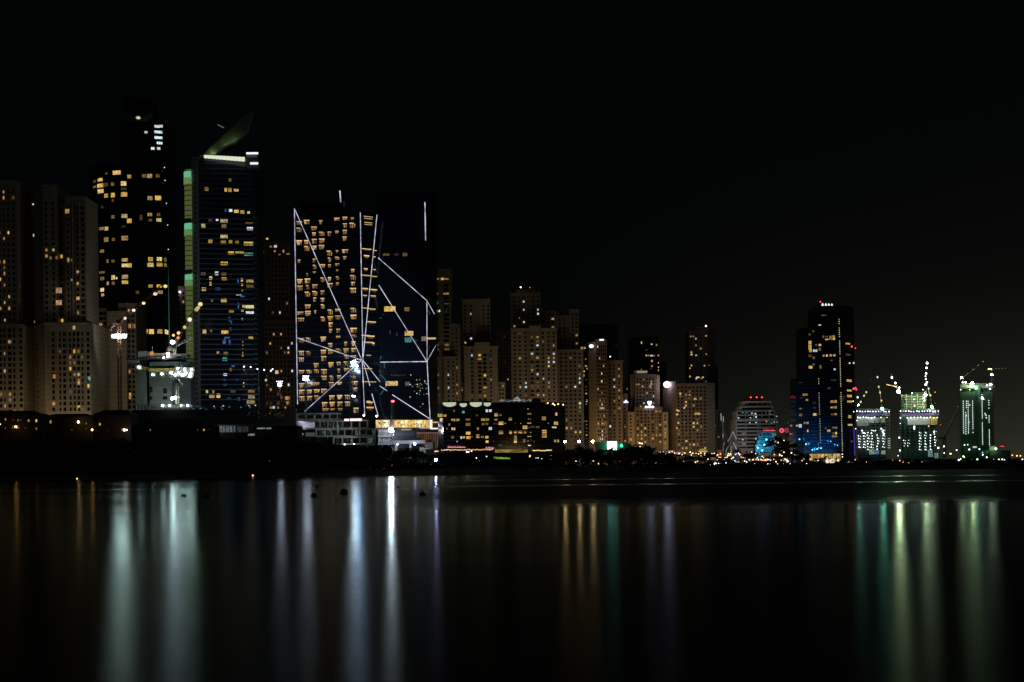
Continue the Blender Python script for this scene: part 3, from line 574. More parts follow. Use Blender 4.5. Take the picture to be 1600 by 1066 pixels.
T = Tower('apartment_tower', 'narrow brown apartment tower with flat cornice and low wing, right of the oval sign hotel', 'tower', 960, 1380)
f = T.block([(947, 1380), (973, 1380)], 564, BEIGE); T.grid(f[0], [(953, 2.6), (960, 3), (967.5, 2.6)], 571, 690, 5.6, 2.8, 0.29, 'owdWv', 70, 151); T.cornice(BEIGE, 1.6, 1.2); T.ribs(f[0], [956.5, 963.7], 568, 690, 1.1, BEIGE)
f = T.block([(972, 1384), (981, 1384)], 615, BROWN); T.grid(f[0], [(976, 2.4)], 622, 690, 5.6, 2.8, 0.14, 'o', 10, 152)
b = MB(); b.box(P(974.5, 630, 1380).x, P(981.5, 630, 1380).x, 1379, 1380.5, P(978, 629.5, 1380).z, P(978, 627.5, 1380).z); b.ball(P(978, 626.6, 1379), 1.0); b.build('small_sign', em('lavender sign', (.85, .75, 1), 1.6), T.r)
street_glow(960, 1380, 9000, 90, 40, (1, .70, .40), w=30)
T = Tower('office_tower', 'faint unlit tower rising behind the narrow brown apartment tower', 'tower', 945, 1700)
f = T.block([(906, 1700), (922, 1690), (948, 1690), (966, 1700)], 508, GLASSB); T.grid(f[1], cols(926, 944, 4, 2), 520, 600, 5.4, 2.2, 0.00, 'v', 40, 153)
T = Tower('office_tower', 'slim dark office tower with a few white windows behind the hotel with the crown', 'tower', 1010, 1700)
f = T.block([(985, 1700), (1004, 1690), (1030, 1694)], 527, GLASSB)
T.wins('502,228,6,14,w 566,238,8,8,W 598,243,8,12,w 533,275,8,6,d 533,310,10,8 548,310,8,8 566,311,14,10,W 582,311,10,8 612,310,6,8 568,345,10,12 568,378,10,10 616,358,6,8 616,385,6,8 620,405,6,8 500,400,6,6 560,395,6,6,d', 880, 480, 4.1, f)
T = Tower('hotel_tower', 'brown hotel with a lit crown on top and an emblem sign over its lower block', 'tower', 1008, 1500)
f = T.block([(992, 1520), (1026, 1520)], 585, BROWN); T.grid(f[0], cols(996, 1021, 6, 2.6), 593, 640, 5.3, 2.4, 0.23, 'woW', 40, 161)
T.wins('470,495,8,10 484,495,8,10 564,478,10,8 564,492,10,8 500,508,8,6,o 512,508,12,8 512,566,8,8,o 560,520,8,8', 880, 480, 4.1, f)
f = T.block([(1026, 1524), (1031, 1524)], 586, BEIGE); T.block([(985, 1524), (992, 1524)], 585, BROWN)
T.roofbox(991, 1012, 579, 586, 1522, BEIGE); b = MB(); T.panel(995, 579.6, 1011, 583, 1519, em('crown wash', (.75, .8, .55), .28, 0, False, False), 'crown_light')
f = T.block([(973, 1500), (991, 1500)], 644, BEIGE2); T.grid(f[0], [(978, 2.6), (985, 2.6)], 650, 692, 5.3, 2.6, 0.29, 'ow', 12, 162)
f2 = T.block([(991, 1504), (1035, 1504)], 636, BROWN); T.grid(f2[0], cols(996, 1031, 7, 3), 643, 692, 5.3, 2.8, 0.40, 'owdow', 40, 163); T.ribs(f2[0], [1005, 1015, 1025], 640, 692, 1, BEIGE)
f = T.block([(1035, 1500), (1043.5, 1500)], 644, BEIGE2); T.grid(f[0], [(1039, 2.6)], 650, 692, 5.3, 2.6, 0.29, 'ow', 8, 164)
# sign: emblem shield above a word bar
b = MB(); c = P(1015, 636, 1502)
for i, w_ in enumerate([1.0, .6, .9, .5, .9, .7, 1.0, .6]): b.obox((c.x - 4.2 + i * 1.2, 1501.6, c.z), (1, 0), w_, .4, 1.5 + (i % 3 == 0) * .4)
c = P(1015, 630.4, 1502); b.prism([(c.x - 1.9, 1501.4), (c.x + 1.9, 1501.4), (c.x + 1.9, 1501.9), (c.x - 1.9, 1501.9)], c.z - .6, c.z + 2.2); b.obox((c.x, 1501.6, c.z - 1.4), (1, 0), 2, .5, 1.4)
b.build('emblem_sign', em('emblem sign white', (.80, .74, 1), 5), T.r)
light('AREA', 'unseen_facade_glow', P(1012, 700, 1440), 11000, (1, .60, .22), aim=P(1015, 665, 1505), size=40, sy=4)  # unseen amber area light for the glow on the lower block
street_glow(1008, 1500, 6500, 110, 50, w=40)
T = Tower('apartment_tower', 'brown block with a regular window grid and blank side wall bearing a round white sign', 'building', 1080, 1500)
f = T.block([(1036, 1530), (1056, 1500)], 598, BROWN, name='side_wall')
f = T.block([(1056, 1500), (1104, 1500)], 600, BROWN); T.grid(f[0], cols(1060, 1101, 8, 3), 606, 700, 5.55, 3, 0.23, 'wdowv', 100, 171); T.cornice(BROWN)
T.wins('750,555,12,14 752,572,16,12,d 845,588,20,12 880,588,16,12,d 860,683,36,14 885,697,16,10,d 776,645,12,12 706,660,14,10,w 738,665,12,10,w 718,688,14,10 738,742,10,10 722,775,10,10,o 905,865,12,16,d 776,738,14,10,d', 880, 480, 4.1, f)
T.wins('700,680,8,8,d', 880, 480, 4.1, f)
f = T.block([(1104, 1500), (1117, 1512)], 598, BEIGE)
b = MB(); b.ball(P(1042, 601, 1512), 3.3, nu=16, nv=10); b.build('disc_sign', em('round disc sign', (.80, .72, 1), 9.0), T.r)
street_glow(1080, 1500, 8000, 100, 40, w=60)
T = Tower('office_tower', 'tall slender tower with red roof lamp and bluish right flank behind the window grid block', 'tower', 1098, 1620)
f = T.block([(1077, 1620), (1106, 1612), (1118, 1625)], 516, BROWN, name='wall'); T.grid(f[0], cols(1081, 1103, 4, 2.4), 524, 600, 5.2, 2.6, 0.20, 'wWwd', 60, 181)
T.roofbox(1085, 1108, 511, 518, 1622, BROWN); T.dot(1103, 509.5, 1612, .9, lampmat('p', 5))
b = MB(); b.bar(P(1103, 510, 1613), P(1103, 518, 1624), .25); b.build('lamp_mast', STEEL, T.r)
T.wins('818,188,10,10 834,188,8,8 822,304,12,10 812,392,8,8,o 812,445,10,10,w 862,450,18,8,W 895,450,10,8 906,375,10,8,o 936,375,10,6,W 916,302,8,8,o 915,184,10,8', 880, 480, 4.1, f)
f = T.block([(1110, 1600), (1122.5, 1606)], 570, GLASSB); T.grid(f[0], cols(1113, 1120, 3, 1.6), 578, 700, 4.6, 2, 0.09, 'Wb', 40, 182)
f = T.block([(1118, 1600), (1127, 1606)], 640, BEIGE); T.grid(f[0], [(1122, 2.4)], 646, 700, 4.6, 2.4, 0.06, 'o', 14, 183)
street_glow(1112, 1600, 3500, 90, 40, (.8, .85, 1), w=20)

for (x0, x1, yt, Y_, lab, mt) in ((776, 802, 518, 1500, 'faint dark tower in the gap left of the wide beige tower with the red lamp', BROWN), (962, 988, 600, 1650, 'faint dark tower in the gap left of the hotel with the lit crown', BROWN), (1028, 1042, 566, 1700, 'very slim dark tower between the crowned hotel and the round white sign', GLASSB), (716, 728, 520, 1500, 'dark sliver of a tower between the two leftmost mid-size beige towers', BROWN)):
    T = Tower('office_tower', lab, 'tower', (x0 + x1) / 2, Y_); f = T.block([(x0, Y_), (x1, Y_ - 4)], yt, mt); T.grid(f[0], cols(x0 + 3, x1 - 3, max(3, int((x1 - x0) / 5)), 2), yt + 8, 690, 5.6, 2.6, 0.10, 'wovWd', 60, int(x0)); T.cornice(mt)
# ================================================================== LOW WHITE-LIT HOTEL
T = Tower('hotel_building', 'long low glass hotel with cream coved lights along its roof edge and many yellow windows', 'building', 785, 900)
f = T.block([(684, 905), (692, 900), (768, 897)], 630, GLASSD, depth=40); FA = f
f2 = T.block([(768, 897), (862, 900), (883, 915)], 629, GLASSD, depth=40)
for ff in (f[1], f2[0]): T.bands(ff, 640, 705, 6.9, 1.0, surf('dark slate band', (0.05, 0.06, 0.075)), out=.3)
T.roofbox(832, 845, 622, 630, 905, STEEL); T.roofbox(700, 765, 627, 632, 910, STEEL)
A = '''130,262,10,26 155,263,22,26 187,262,26,24 158,300,18,26 264,224,12,18,d 342,235,20,18,t 538,224,20,22,W 573,222,20,22,W 615,258,28,26 650,258,20,16,d 455,262,20,16,v
248,298,16,18 267,300,12,22 295,298,26,22 380,296,36,18,d 505,298,30,20 540,296,30,22 612,296,24,16,o 733,293,26,22 1012,287,32,28 1115,252,12,24 224,338,12,22 380,338,36,24,d
505,335,20,16,d 538,333,24,18,d 655,328,40,26 625,330,20,12,d 1112,328,30,26 120,368,30,14,d 156,372,14,24 205,372,12,18,d 250,373,14,20 268,373,10,24 462,372,18,22 575,370,26,26,W
855,362,36,26 920,358,30,14,d 960,360,30,14,d 382,408,36,28 655,405,34,28 735,405,22,24 775,402,22,18,o 815,402,34,20,o 855,402,20,22 1016,398,36,28 252,443,22,22,d 323,446,10,24,W
345,444,22,18 384,446,32,26 462,436,26,30 500,440,24,18 538,442,26,24 775,442,22,30 1016,434,38,26 540,480,24,22 775,478,24,26 848,474,18,24 1105,475,14,20 1130,475,10,20
880,210,8,8,W 890,250,34,10,w 884,292,6,6 900,295,6,6 890,325,34,10,w 885,362,30,8,d 880,400,8,6,d 902,405,6,6 890,436,32,8,W 905,468,6,6 880,475,6,6 892,512,24,10,W 772,328,8,8,d 820,328,6,10 1095,362,34,12,W 1050,328,10,10,d 650,510,30,10,t 930,480,6,8,d
600,330,10,12,d 290,480,8,8,W 410,440,14,10,d 700,480,8,8,d 690,330,8,6 590,480,6,6,d'''
T.wins(A, 660, 600, 5.333, T.faces)
COVE = em('cream cove light', (.80, .88, .62), .62, 0, False, False)
for (cx, cy, w_, h_) in ((225, 172, 108, 38), (340, 178, 58, 30), (445, 173, 98, 38), (540, 172, 58, 30)):
    px0, px1 = 660 + (cx - w_ / 2) / 5.333, 660 + (cx + w_ / 2) / 5.333; py0 = 600 + (cy - h_ / 2) / 5.333; h2 = h_ / 5.333
    a = P(px0, py0, 896); c = P(px1, py0, 896); zz = P(px0, py0 + h2, 896).z; b = MB(); n_ = 10; vs = []
    for i in range(n_ + 1):
        t = i / n_; x = a.x + (c.x - a.x) * t; zl = a.z - (a.z - zz) * (0.45 + .55 * math.sin(math.pi * t) ** .6)
        vs += [(x, 895.6, a.z), (x, 895.6, zl), (x, 896.6, a.z), (x, 896.6, zl)]
    fs = []
    for i in range(n_):
        o = 4 * i; fs += [(o, o + 1, o + 5, o + 4), (o + 2, o + 6, o + 7, o + 3), (o, o + 4, o + 6, o + 2), (o + 1, o + 3, o + 7, o + 5)]
    b.add(vs, fs + [(0, 2, 3, 1), (4 * n_, 4 * n_ + 1, 4 * n_ + 3, 4 * n_ + 2)]); b.build('cove_light', COVE, T.r)
T.panel(690, 626.5, 768, 629, 895.5, STEEL, 'roof_edge')
# roof sign: a row of letter strokes with an emblem in the middle
b = MB(); rg = random.Random(3)
for i in range(27):
    px = 781.5 + i * 1.82
    if i in (13, 14, 15): continue
    c = P(px, 625.5 - abs(i - 13) * 0.0, 898); hh = rg.uniform(.9, 1.9); 
    if rg.random() < .6: b.obox((c.x - .18, 898, c.z - 1 + hh / 2), (1, 0), .16, .2, hh)
    b.obox((c.x + .15, 898, c.z - 1 + rg.choice([.2, .8, 1.2])), (1, 0), .5, .2, .22)
c = P(808, 624, 898); b.bar(c + Vector((-2, 0, -.4)), c + Vector((0, 0, 1.4)), .2); b.bar(c + Vector((0, 0, 1.4)), c + Vector((2, 0, -.4)), .2); b.bar(c + Vector((-2.4, 0, -.7)), c + Vector((2.4, 0, -.7)), .2); b.bar(c + Vector((0, 0, -1)), c + Vector((0, 0, 1)), .2)
b.build('roof_sign', em('pale sign strokes', (.75, .85, .95), .5, 0, False, False), T.r)
b = MB(); b.bar(P(780, 628, 898.6), P(832, 628, 898.6), .12)
for px in range(782, 832, 6): b.bar(P(px, 622.5, 898.6), P(px, 630, 898.6), .1)
b.build('sign_frame', STEEL, T.r)
for px, py, k in ((864, 631, 'p'), (866.5, 633, 'w'), (880, 632.5, 'p'), (872, 631.5, 'w'), (856, 630, 'w')): T.dot(px, py, 895, .45, lampmat(k, 3))
def strokes(T, px0, px1, py, h, Y, mat, seed, name='neon_sign'):
    b = MB(); rg = random.Random(seed); x = px0
    while x < px1:
        w = rg.uniform(.5, 1.3); c = P(x + w / 2, py, Y); m = Y / F; hh = h * m * rg.choice([.55, .7, 1, .6]); base = c.z - h * m / 2
        b.obox((c.x, Y, base + .25 * h * m * .5), (1, 0), w * m * 1.15, .3, h * m * .28)
        if rg.random() < .8: b.obox((c.x, Y, base + hh / 2), (1, 0), .35 * m, .25, hh)
        if rg.random() < .3: b.obox((c.x, Y, base + h * m), (1, 0), .4 * m, .3, .3 * m)
        x += w + rg.choice([.05, .15, .45])
    return b.build(name, mat, T.r)
RED = em('red neon', (1, .10, .16), 1.0, 0, False, False); PINK = em('pink neon', (1, .38, .42), 1.1, 0, False, False)
strokes(T, 699.5, 726.5, 698, 2.8, 893, PINK, 1); strokes(T, 758.5, 772.5, 699.3, 2.8, 893, PINK, 2)
T.panel(774, 702, 824, 707.6, 893, em('amber bar front', (1, .62, .08), .34, 0, True, False), 'lit_bar_front'); 
for i in range(16): T.panel(776 + i * 3, 701.8, 776.8 + i * 3, 707.8, 892.3, STEEL, 'mullion', .2)
for i in range(16):
    T.dot(833 + i * 1.9, 703.5 + rnd.random(), 893, .35, lampmat(rnd.choice('ywG'), 1.2))
for i in range(34):
    T.dot(690 + i * 2.4, 702.8 - i * .03 + rnd.random() * 1.2, 893, .33, lampmat(rnd.choice('waap'), 1.4))
T.block([(684, 890), (835, 888)], 708.5, DARKB, depth=8, name='terrace_wall')
CONCD = surf('dark concrete', (0.15, 0.165, 0.155), 0.9, 0.35, 0.25); CONCE = surf('dark formwork', (0.07, 0.08, 0.10), 0.9, 0.35, 0.25)  # concrete tones darkened evenly from the raw one
# ================================================================== RIGHT GROUP
# stepped white hotel
T = Tower('stepped_building', 'pale stepped building with dark ribbon windows, terraced shoulders and three red roof lamps', 'building', 1180, 1500)
f = T.block([(1149, 1500), (1214, 1500)], 655, WHITEW, depth=40); F0 = f[0]
f1 = T.block([(1151, 1503), (1211, 1503)], 642, WHITEW, depth=36); f2 = T.block([(1156, 1506), (1208, 1506)], 635, WHITEW, depth=32); f3 = T.block([(1161, 1509), (1205, 1509)], 627, WHITEW, depth=28)
T.roofbox(1164, 1192, 621.5, 628, 1516, STEEL)
T.bands(F0, 660, 702, 5.6, 2.9, PANE, 'ribbon_window', .2, 0.03, .97)
T.bands(f1[0], 645.6, 653, 6.2, 4.4, PANE, 'ribbon_window', .2, 0.02, .98); T.bands(f2[0], 638.6, 641, 6, 3.4, PANE, 'ribbon_window', .2, 0.06, .94); T.bands(f3[0], 631.8, 634, 6, 4, PANE, 'ribbon_window', .2, 0.06, .94)
T.ribs(F0, [1150, 1165, 1183.5, 1187, 1201, 1213], 656, 702, 1.0, WHITEW); T.ribs(f1[0], [1152, 1164, 1177, 1190, 1201, 1210], 643, 654, .9, WHITEW); T.ribs(f3[0], [1167, 1183, 1191, 1199], 629, 634, .9, WHITEW)
for px in (1173, 1182.3, 1190.5): T.dot(px, 621, 1508, .8, lampmat('r', 3))
b = MB(); 
for px in (1173, 1182.3, 1190.5): b.bar(P(px, 621.5, 1509), P(px, 626, 1518), .2)
b.build('lamp_mast', STEEL, T.r)
T.wins('332,450,10,10,W 372,398,20,10,t 415,398,14,8,t 460,405,10,10,W 495,410,12,12,W 500,440,14,18,W 448,450,10,8,W 440,497,12,10,W 500,495,12,12,W 595,400,10,6,t 635,385,16,10,t 600,485,10,10,w 650,498,20,8,t 675,490,8,8,W 708,490,8,10,W 705,435,8,8,W 640,410,14,6,t 385,600,44,18,d 372,660,10,10,W 500,650,12,14,W 495,670,10,10 385,700,44,20,d 455,780,8,10,o 590,655,10,10,W 455,755,10,8,v 570,345,20,6,d', 1100, 580, 6.154, [F0, f1[0], f2[0]][0:1])
light('AREA', 'unseen_facade_glow', P(1180, 690, 1440), 4500, (.75, .85, 1), aim=P(1180, 655, 1502), size=50, sy=4)  # unseen cool area light for the glow on the pale front
# sign building (red writing) and disc
T = Tower('sign_wall', 'dark low block behind the palms carrying red writing and a red round sign', 'building', 1208, 1440)
f = T.block([(1190, 1440), (1212, 1440)], 676, GREYW); T.block([(1212, 1444), (1246, 1444)], 682, DARKB)
strokes(T, 1192.5, 1210, 671.5, 4.2, 1438, RED, 9)
b = MB(); b.bar(P(1191, 673.5, 1439), P(1211, 673, 1439), .25)
for px in (1194, 1202, 1209): b.bar(P(px, 677, 1439), P(px, 671, 1439), .2)
b.build('sign_frame', STEEL, T.r)
c = P(1221.5, 672.8, 1438); b = MB(); vs = []
N = 20
def ring(b, c, r0, r1, y0, y1):
    o = []
    for i in range(N):
        a = 2 * math.pi * i / N
        for r in (r0, r1):
            for y in (y0, y1): o.append((c.x + r * math.cos(a), y, c.z + r * math.sin(a)))
    fs = []
    for i in range(N):
        p, q = 4 * i, 4 * ((i + 1) % N); fs += [(p, q, q + 2, p + 2), (p + 1, p + 3, q + 3, q + 1), (p + 2, q + 2, q + 3, p + 3), (p, p + 1, q + 1, q)]
    b.add(o, fs)
ring(b, c, 1.1, 2.4, 1438, 1438.6); b.build('round_neon_sign', RED, T.r)
b = MB(); ring(b, c, .05, .9, 1438.1, 1438.5); b.build('round_neon_centre', em('red neon dim', (1, .08, .15), .35, 0, False, False), T.r)
b = MB(); b.bar(P(1221.5, 675.5, 1439), P(1221.5, 684, 1444), .4); b.build('sign_pole', STEEL, T.r)
# blue glass pavilion
T = Tower('glass_pavilion', 'small terraced building washed in turquoise light below the red writing', 'building', 1195, 1400)
TQ = surf('pale terrace cladding', (.35, .42, .45), .6)
for i, (x0, x1, yt) in enumerate([(1180, 1208, 695), (1182, 1209, 688), (1184, 1208, 681), (1188, 1206, 676)]):
    T.block([(x0, 1400 + i * 2.5), (x1, 1400 + i * 2.5)], yt, TQ, depth=14 - i * 2)
    T.bands(T.last[0], yt + 2.4, yt + 4, 9, 1.2, PANE, 'ribbon_window', .2, .15, .8)
for px, py, e_ in ((1197.5, 687, 9000), (1194, 695, 8000), (1191, 704, 8000), (1184, 700, 5000)):
    T.dot(px, py, 1393, .7, lampmat('c', 8)); light('POINT', 'turquoise_spot', P(px, py - .5, 1392), e_ * .35, (.04, .55, .9), size=.6)
# tower 20
T = Tower('glass_tower', 'tall dark blue tower with two dotted vertical light lines and blue lights at its foot', 'tower', 1290, 1400)
fA = T.block([(1278, 1396), (1320, 1394), (1335.5, 1410)], 478, GLASSB, depth=30)
fB = T.block([(1254, 1404), (1278, 1400)], 512, GLASSB, depth=30)
fC = T.block([(1243, 1410), (1254, 1406)], 591, GLASSB, depth=26)
fD = T.block([(1232, 1414), (1243, 1411)], 659, GLASSB, depth=22)
T.block([(1280, 1404), (1304, 1404)], 473, GLASSD, depth=12, ref=480, ybot=480, ytop2=476.5, name='crown')
for ff, y0 in ((fA[0], 485), (fA[1], 485), (fB[0], 518), (fC[0], 597)): T.bands(ff, y0, 705, 5.2, .7, surf('blue floor edge', (.05, .10, .15)), out=.15)
T.ribs(fA[0], [1290, 1301], 482, 705, .5, GLASSB, 'mullion', .4); T.ribs(fB[0], [1266], 516, 705, .5, GLASSB, 'mullion', .4)
A = '''200,228,12,12,d 178,248,12,10,d 180,297,16,18 180,318,18,16 180,335,18,14 182,350,14,14 220,313,12,10,d 241,313,14,12 204,348,10,14,W 221,348,12,14,W 240,340,14,18,d 180,380,18,16,d 203,392,12,16,d
203,433,12,12,d 184,450,22,16 245,448,12,20,d 262,262,10,14,d 283,262,16,10,d 307,262,14,12,d 326,260,14,14 283,279,20,6 306,274,16,12 327,275,14,12 264,379,10,10 284,378,10,12 308,377,14,12 330,377,14,12
314,408,12,8,d 332,463,12,10,W 413,305,26,10 415,373,26,10,d 421,533,28,14 422,594,26,10 423,628,26,14 424,662,26,12 425,755,18,18 427,806,26,10 424,425,8,8,W 449,424,8,10,W 140,620,18,14 160,619,12,12 161,652,14,10
122,706,16,10,d 122,745,18,16,d 209,742,20,14 316,662,20,14 338,662,14,16 316,698,18,10 338,698,14,14 318,741,14,12,d 338,740,14,12 147,794,8,10 165,794,14,12 120,812,18,20,W 64,811,12,10 99,811,8,10 325,823,14,8
341,824,12,12 296,842,18,14 277,826,8,12,d 325,857,14,8,d 341,857,10,14 325,876,16,14 341,877,10,12 62,862,18,8 166,843,8,14 127,640,8,8,v 208,670,18,8,v 208,700,14,14,v 240,190,14,6,W 265,130,30,4,d 380,640,34,30,v 298,580,20,10,v 325,530,30,10,v 130,545,22,6,v 437,908,8,10,d'''
T.wins(A, 1220, 460, 3.95, fA + fB + fC + fD)
DM = em('dotted line lamp', (1, .85, .35), .75, .3, False, False)
def dotted(x0, y0, x1, y1, n, w, gaps=()):
    for i in range(n):
        if i in gaps: continue
        t = i / (n - 1); px, py = 1220 + (x0 + (x1 - x0) * t) / 3.95, 460 + (y0 + (y1 - y0) * t) / 3.95
        if T.nwin < 400:
            u, z, tt = fA[0].hit(px, py); b = MB(); b.obox(fA[0].pt(u, z), fA[0].d, w * tt, 1.0, 1.5 * tt * .9); b.build('line_lamp', DM, T.r)
dotted(359, 155, 380, 965, 62, .9, (3, 9, 17, 32, 33)); 
for i in range(28):
    t = i / 27; px, py = 1220 + (233 + 12 * t) / 3.95, 460 + (522 + 392 * t) / 3.95
    if i in (3, 4, 5, 16): continue
    T_m = MB(); u, z, tt = fA[0].hit(px, py); T_m.obox(fA[0].pt(max(u, .4), z), fA[0].d, .6 * tt, 1.0, 1.3 * tt); T_m.build('line_lamp', DM, T.r)
for i, cx in enumerate((258, 278, 296, 315)):
    c = P(1220 + cx / 3.95, 460 + 70 / 3.95, 1402); b = MB(); b.ball(c, .95, sz=2.6 - .15 * i); b.build('crown_lamp', em('crown lamp', (.85, .92, 1), 1.3 , 0, False, False), T.r)
for cx, cy, r_ in ((244, 46, .7), (438, 323, .9), (460, 333, .6), (450, 583, 1.0), (461, 578, .8), (466, 588, .8)): T.dot(1220 + cx / 3.95, 460 + cy / 3.95, 1391, r_, lampmat('r', 2.2))
for cx, cy in ((446, 660), (450, 725), (462, 830), (470, 780)): T.dot(1220 + cx / 3.95, 460 + cy / 3.95, 1392, .5, lampmat('W', 2.5))
b = MB(); b.bar(P(1334.2, 668, 1404), P(1335.6, 712, 1404), .55); b.build('violet_light_strip', em('violet strip', (.12, .08, .8), .35, 0, False, True), T.r)
for cx, cy, e_ in ((115, 895, 7000), (155, 925, 7000), (195, 960, 9000), (225, 955, 12000), (248, 950, 9000), (308, 908, 2500), (350, 932, 3500)):
    px, py = 1220 + cx / 3.95, 460 + cy / 3.95
    T.dot(px, py, 1387, .55, lampmat('c', 6 if e_ > 6000 else 2)); light('POINT', 'blue_spot', P(px, py - 1.0, 1386), e_ * .34, (.03, .38, 1), size=.6)
light('AREA', 'unseen_facade_glow', P(1285, 705, 1340), 1300, (.2, .5, 1), aim=P(1285, 640, 1396), size=60, sy=4)  # unseen blue area light for the glow at the tower foot
# lit restaurant pavilion at its foot
T = Tower('restaurant_pavilion', 'low yellow lit restaurant pavilion at the foot of the dark blue tower', 'building', 1289, 1000)
T.block([(1264, 1000), (1314, 1000)], 708.2, DARKB, depth=10)
T.panel(1264.5, 709, 1313, 722, 999.5, em('pavilion glow', (1, .70, .22), .55, .1, True, True), 'lit_glass_front')
for i in range(9): T.panel(1264.2 + i * 6, 708.8, 1264.8 + i * 6, 722, 998.6, DARKB, 'mullion', .3)
T.panel(1290, 717, 1303, 724, 998, em('white bar glow', (1, .85, .7), .9, 0, True, False), 'lit_counter')

# ---- construction towers
def frame_tower(name, label, px0, px1, ytop, ybot, Y, pitch, ncol, mat, depth=12, group=None):
    T = Tower('construction_tower', label, 'construction site', (px0 + px1) / 2, Y, group)
    A, B = P(px0, (ytop + ybot) / 2, Y), P(px1, (ytop + ybot) / 2, Y); zt, zb = P(px0, ytop, Y).z, P(px0, ybot, Y).z; m = Y / F; z = zb
    while z <= zt + .1:
        b = MB(); b.box(A.x, B.x, Y, Y + depth, z - .35, z + .35); b.build('floor_slab', mat, T.r); z += pitch * m
    for i in range(ncol):
        x = A.x + (B.x - A.x) * i / (ncol - 1); x = min(max(x, A.x + .6), B.x - .6); b = MB(); b.box(x - .5, x + .5, Y + .6, Y + 1.6, 0, zt); b.build('column', mat, T.r)
    b = MB(); b.box(A.x + 4, B.x - 4, Y + depth * .45, Y + depth * .8, 0, zt + 1); b.build('core_wall', mat, T.r)
    return T
def rowdots(T, px0, px1, py, n, Y, r, mats, jit=.5):
    for i in range(n):
        px = px0 + (px1 - px0) * i / max(1, n - 1) + rnd.uniform(-jit, jit); T.dot(px, py + rnd.uniform(-jit, jit), Y, r, rnd.choice(mats))
LW, LG, LV = lampmat('W', 5), lampmat('G', 3), lampmat('l', 4)
LGs = lampmat('g', 3.2)
T = frame_tower('a', 'unfinished concrete tower with dense rows of white work lamps, next to the dark blue tower', 1338.5, 1391, 640, 714, 2000, 4.6, 8, CONCD)
T.panel(1339, 645.5, 1389, 650.5, 1999, PURPLE, 'safety_net'); T.panel(1339, 652, 1357, 666, 1999.4, CONC, 'wall_panel'); T.panel(1358, 652, 1366, 661, 1999.4, WHITEW, 'wall_panel'); T.panel(1367, 652, 1374, 661, 1999.4, CONC, 'wall_panel'); T.panel(1376, 652, 1383, 661, 1999.4, CONC, 'wall_panel')
rowdots(T, 1339, 1389, 643, 13, 1997, .9, [LW, LV]); rowdots(T, 1340, 1366, 652.5, 7, 1997, .9, [LW]); T.dot(1376.5, 652.5, 1997, .8, LW); T.dot(1386, 652.5, 1997, .7, LGs)
for x0, y0, y1 in ((1342, 681, 702), (1350, 677, 702), (1356, 676, 703), (1362, 677, 702), (1371, 680, 702), (1380, 672, 702)):
    y = y0
    while y < y1: T.dot(x0 + rnd.uniform(-.8, .8), y, 1998, .85, rnd.choice([LG, LG, LW])); T.dot(x0 + 2.2, y + .8, 1998, .55, LG) if rnd.random() < .55 else None; y += 4.4
for x_, y_ in ((1347, 673), (1349, 676.5), (1377, 670), (1379, 674), (1381, 679)): T.dot(x_, y_, 1996, 1.1, lampmat('l', 6))
rowdots(T, 1362, 1368, 673, 3, 1997, .8, [LG])
for i in range(5): T.panel(1387, 685 + i * 3.6, 1391, 686 + i * 3.6, 1998, em('site strip lamp', (.8, 1, .85), .6, 0, False, False), 'strip_lamp')
T.panel(1358, 702, 1366, 710, 1998, em('green lit hall', (.5, .75, .5), .35, 0, True, False), 'lit_opening'); T.panel(1367, 703, 1373, 710, 1998, em('blue lit hall', (.25, .4, .7), .3, 0, True, False), 'lit_opening'); T.panel(1377, 704, 1383, 710, 1998, em('green lit hall', (0, 0, 0), 0), 'lit_opening')
light('AREA', 'site_floodlight', P(1352, 652, 1988), 1500, (.85, .95, .9), aim=P(1352, 662, 2000), size=40, sy=2)
light('AREA', 'site_floodlight', P(1365, 700, 1975), 900, (.6, .85, .8), aim=P(1365, 685, 2000), size=60, sy=4)
T = frame_tower('b', 'unfinished concrete tower with a smaller netted top, middle of the three lit construction towers', 1407, 1468, 640, 716, 2000, 4.6, 9, CONCG)
T.block([(1413, 2006), (1447, 2006)], 617, CONCG, depth=16, name='upper_core'); T.block([(1430, 2008), (1445, 2008)], 613, CONCG, depth=12, name='upper_core')
T.bands(T.faces[0], 620, 638, 4, 1, CONC, 'formwork_edge', .8); T.ribs(T.faces[0], [1416, 1424, 1433, 1442], 616, 640, .8, CONC, 'scaffold_post', 1.0)
T.panel(1408, 645.5, 1467, 650.5, 1999, PURPLE, 'safety_net'); T.panel(1418, 652, 1453, 664, 1999.4, CONC, 'wall_panel'); T.panel(1454, 652, 1464, 664, 1999.4, YELLOWF, 'wall_panel')
rowdots(T, 1407, 1466, 643, 15, 1997, .9, [LW, LV]); rowdots(T, 1418, 1464, 652.5, 10, 1997, .9, [LW, LW, lampmat('y', 4)])
for x0, y0, y1 in ((1437, 676, 704), (1445.5, 676, 704), (1453.5, 680, 704), (1460.5, 674, 700), (1412.5, 688, 701), (1419, 688, 701)):
    y = y0
    while y < y1: T.dot(x0 + rnd.uniform(-.8, .8), y, 1998, .8 if x0 > 1430 else .5, rnd.choice([LG, LG, LW])); T.dot(x0 + 2, y + .8, 1998, .5, LG) if rnd.random() < .5 else None; y += 4.4
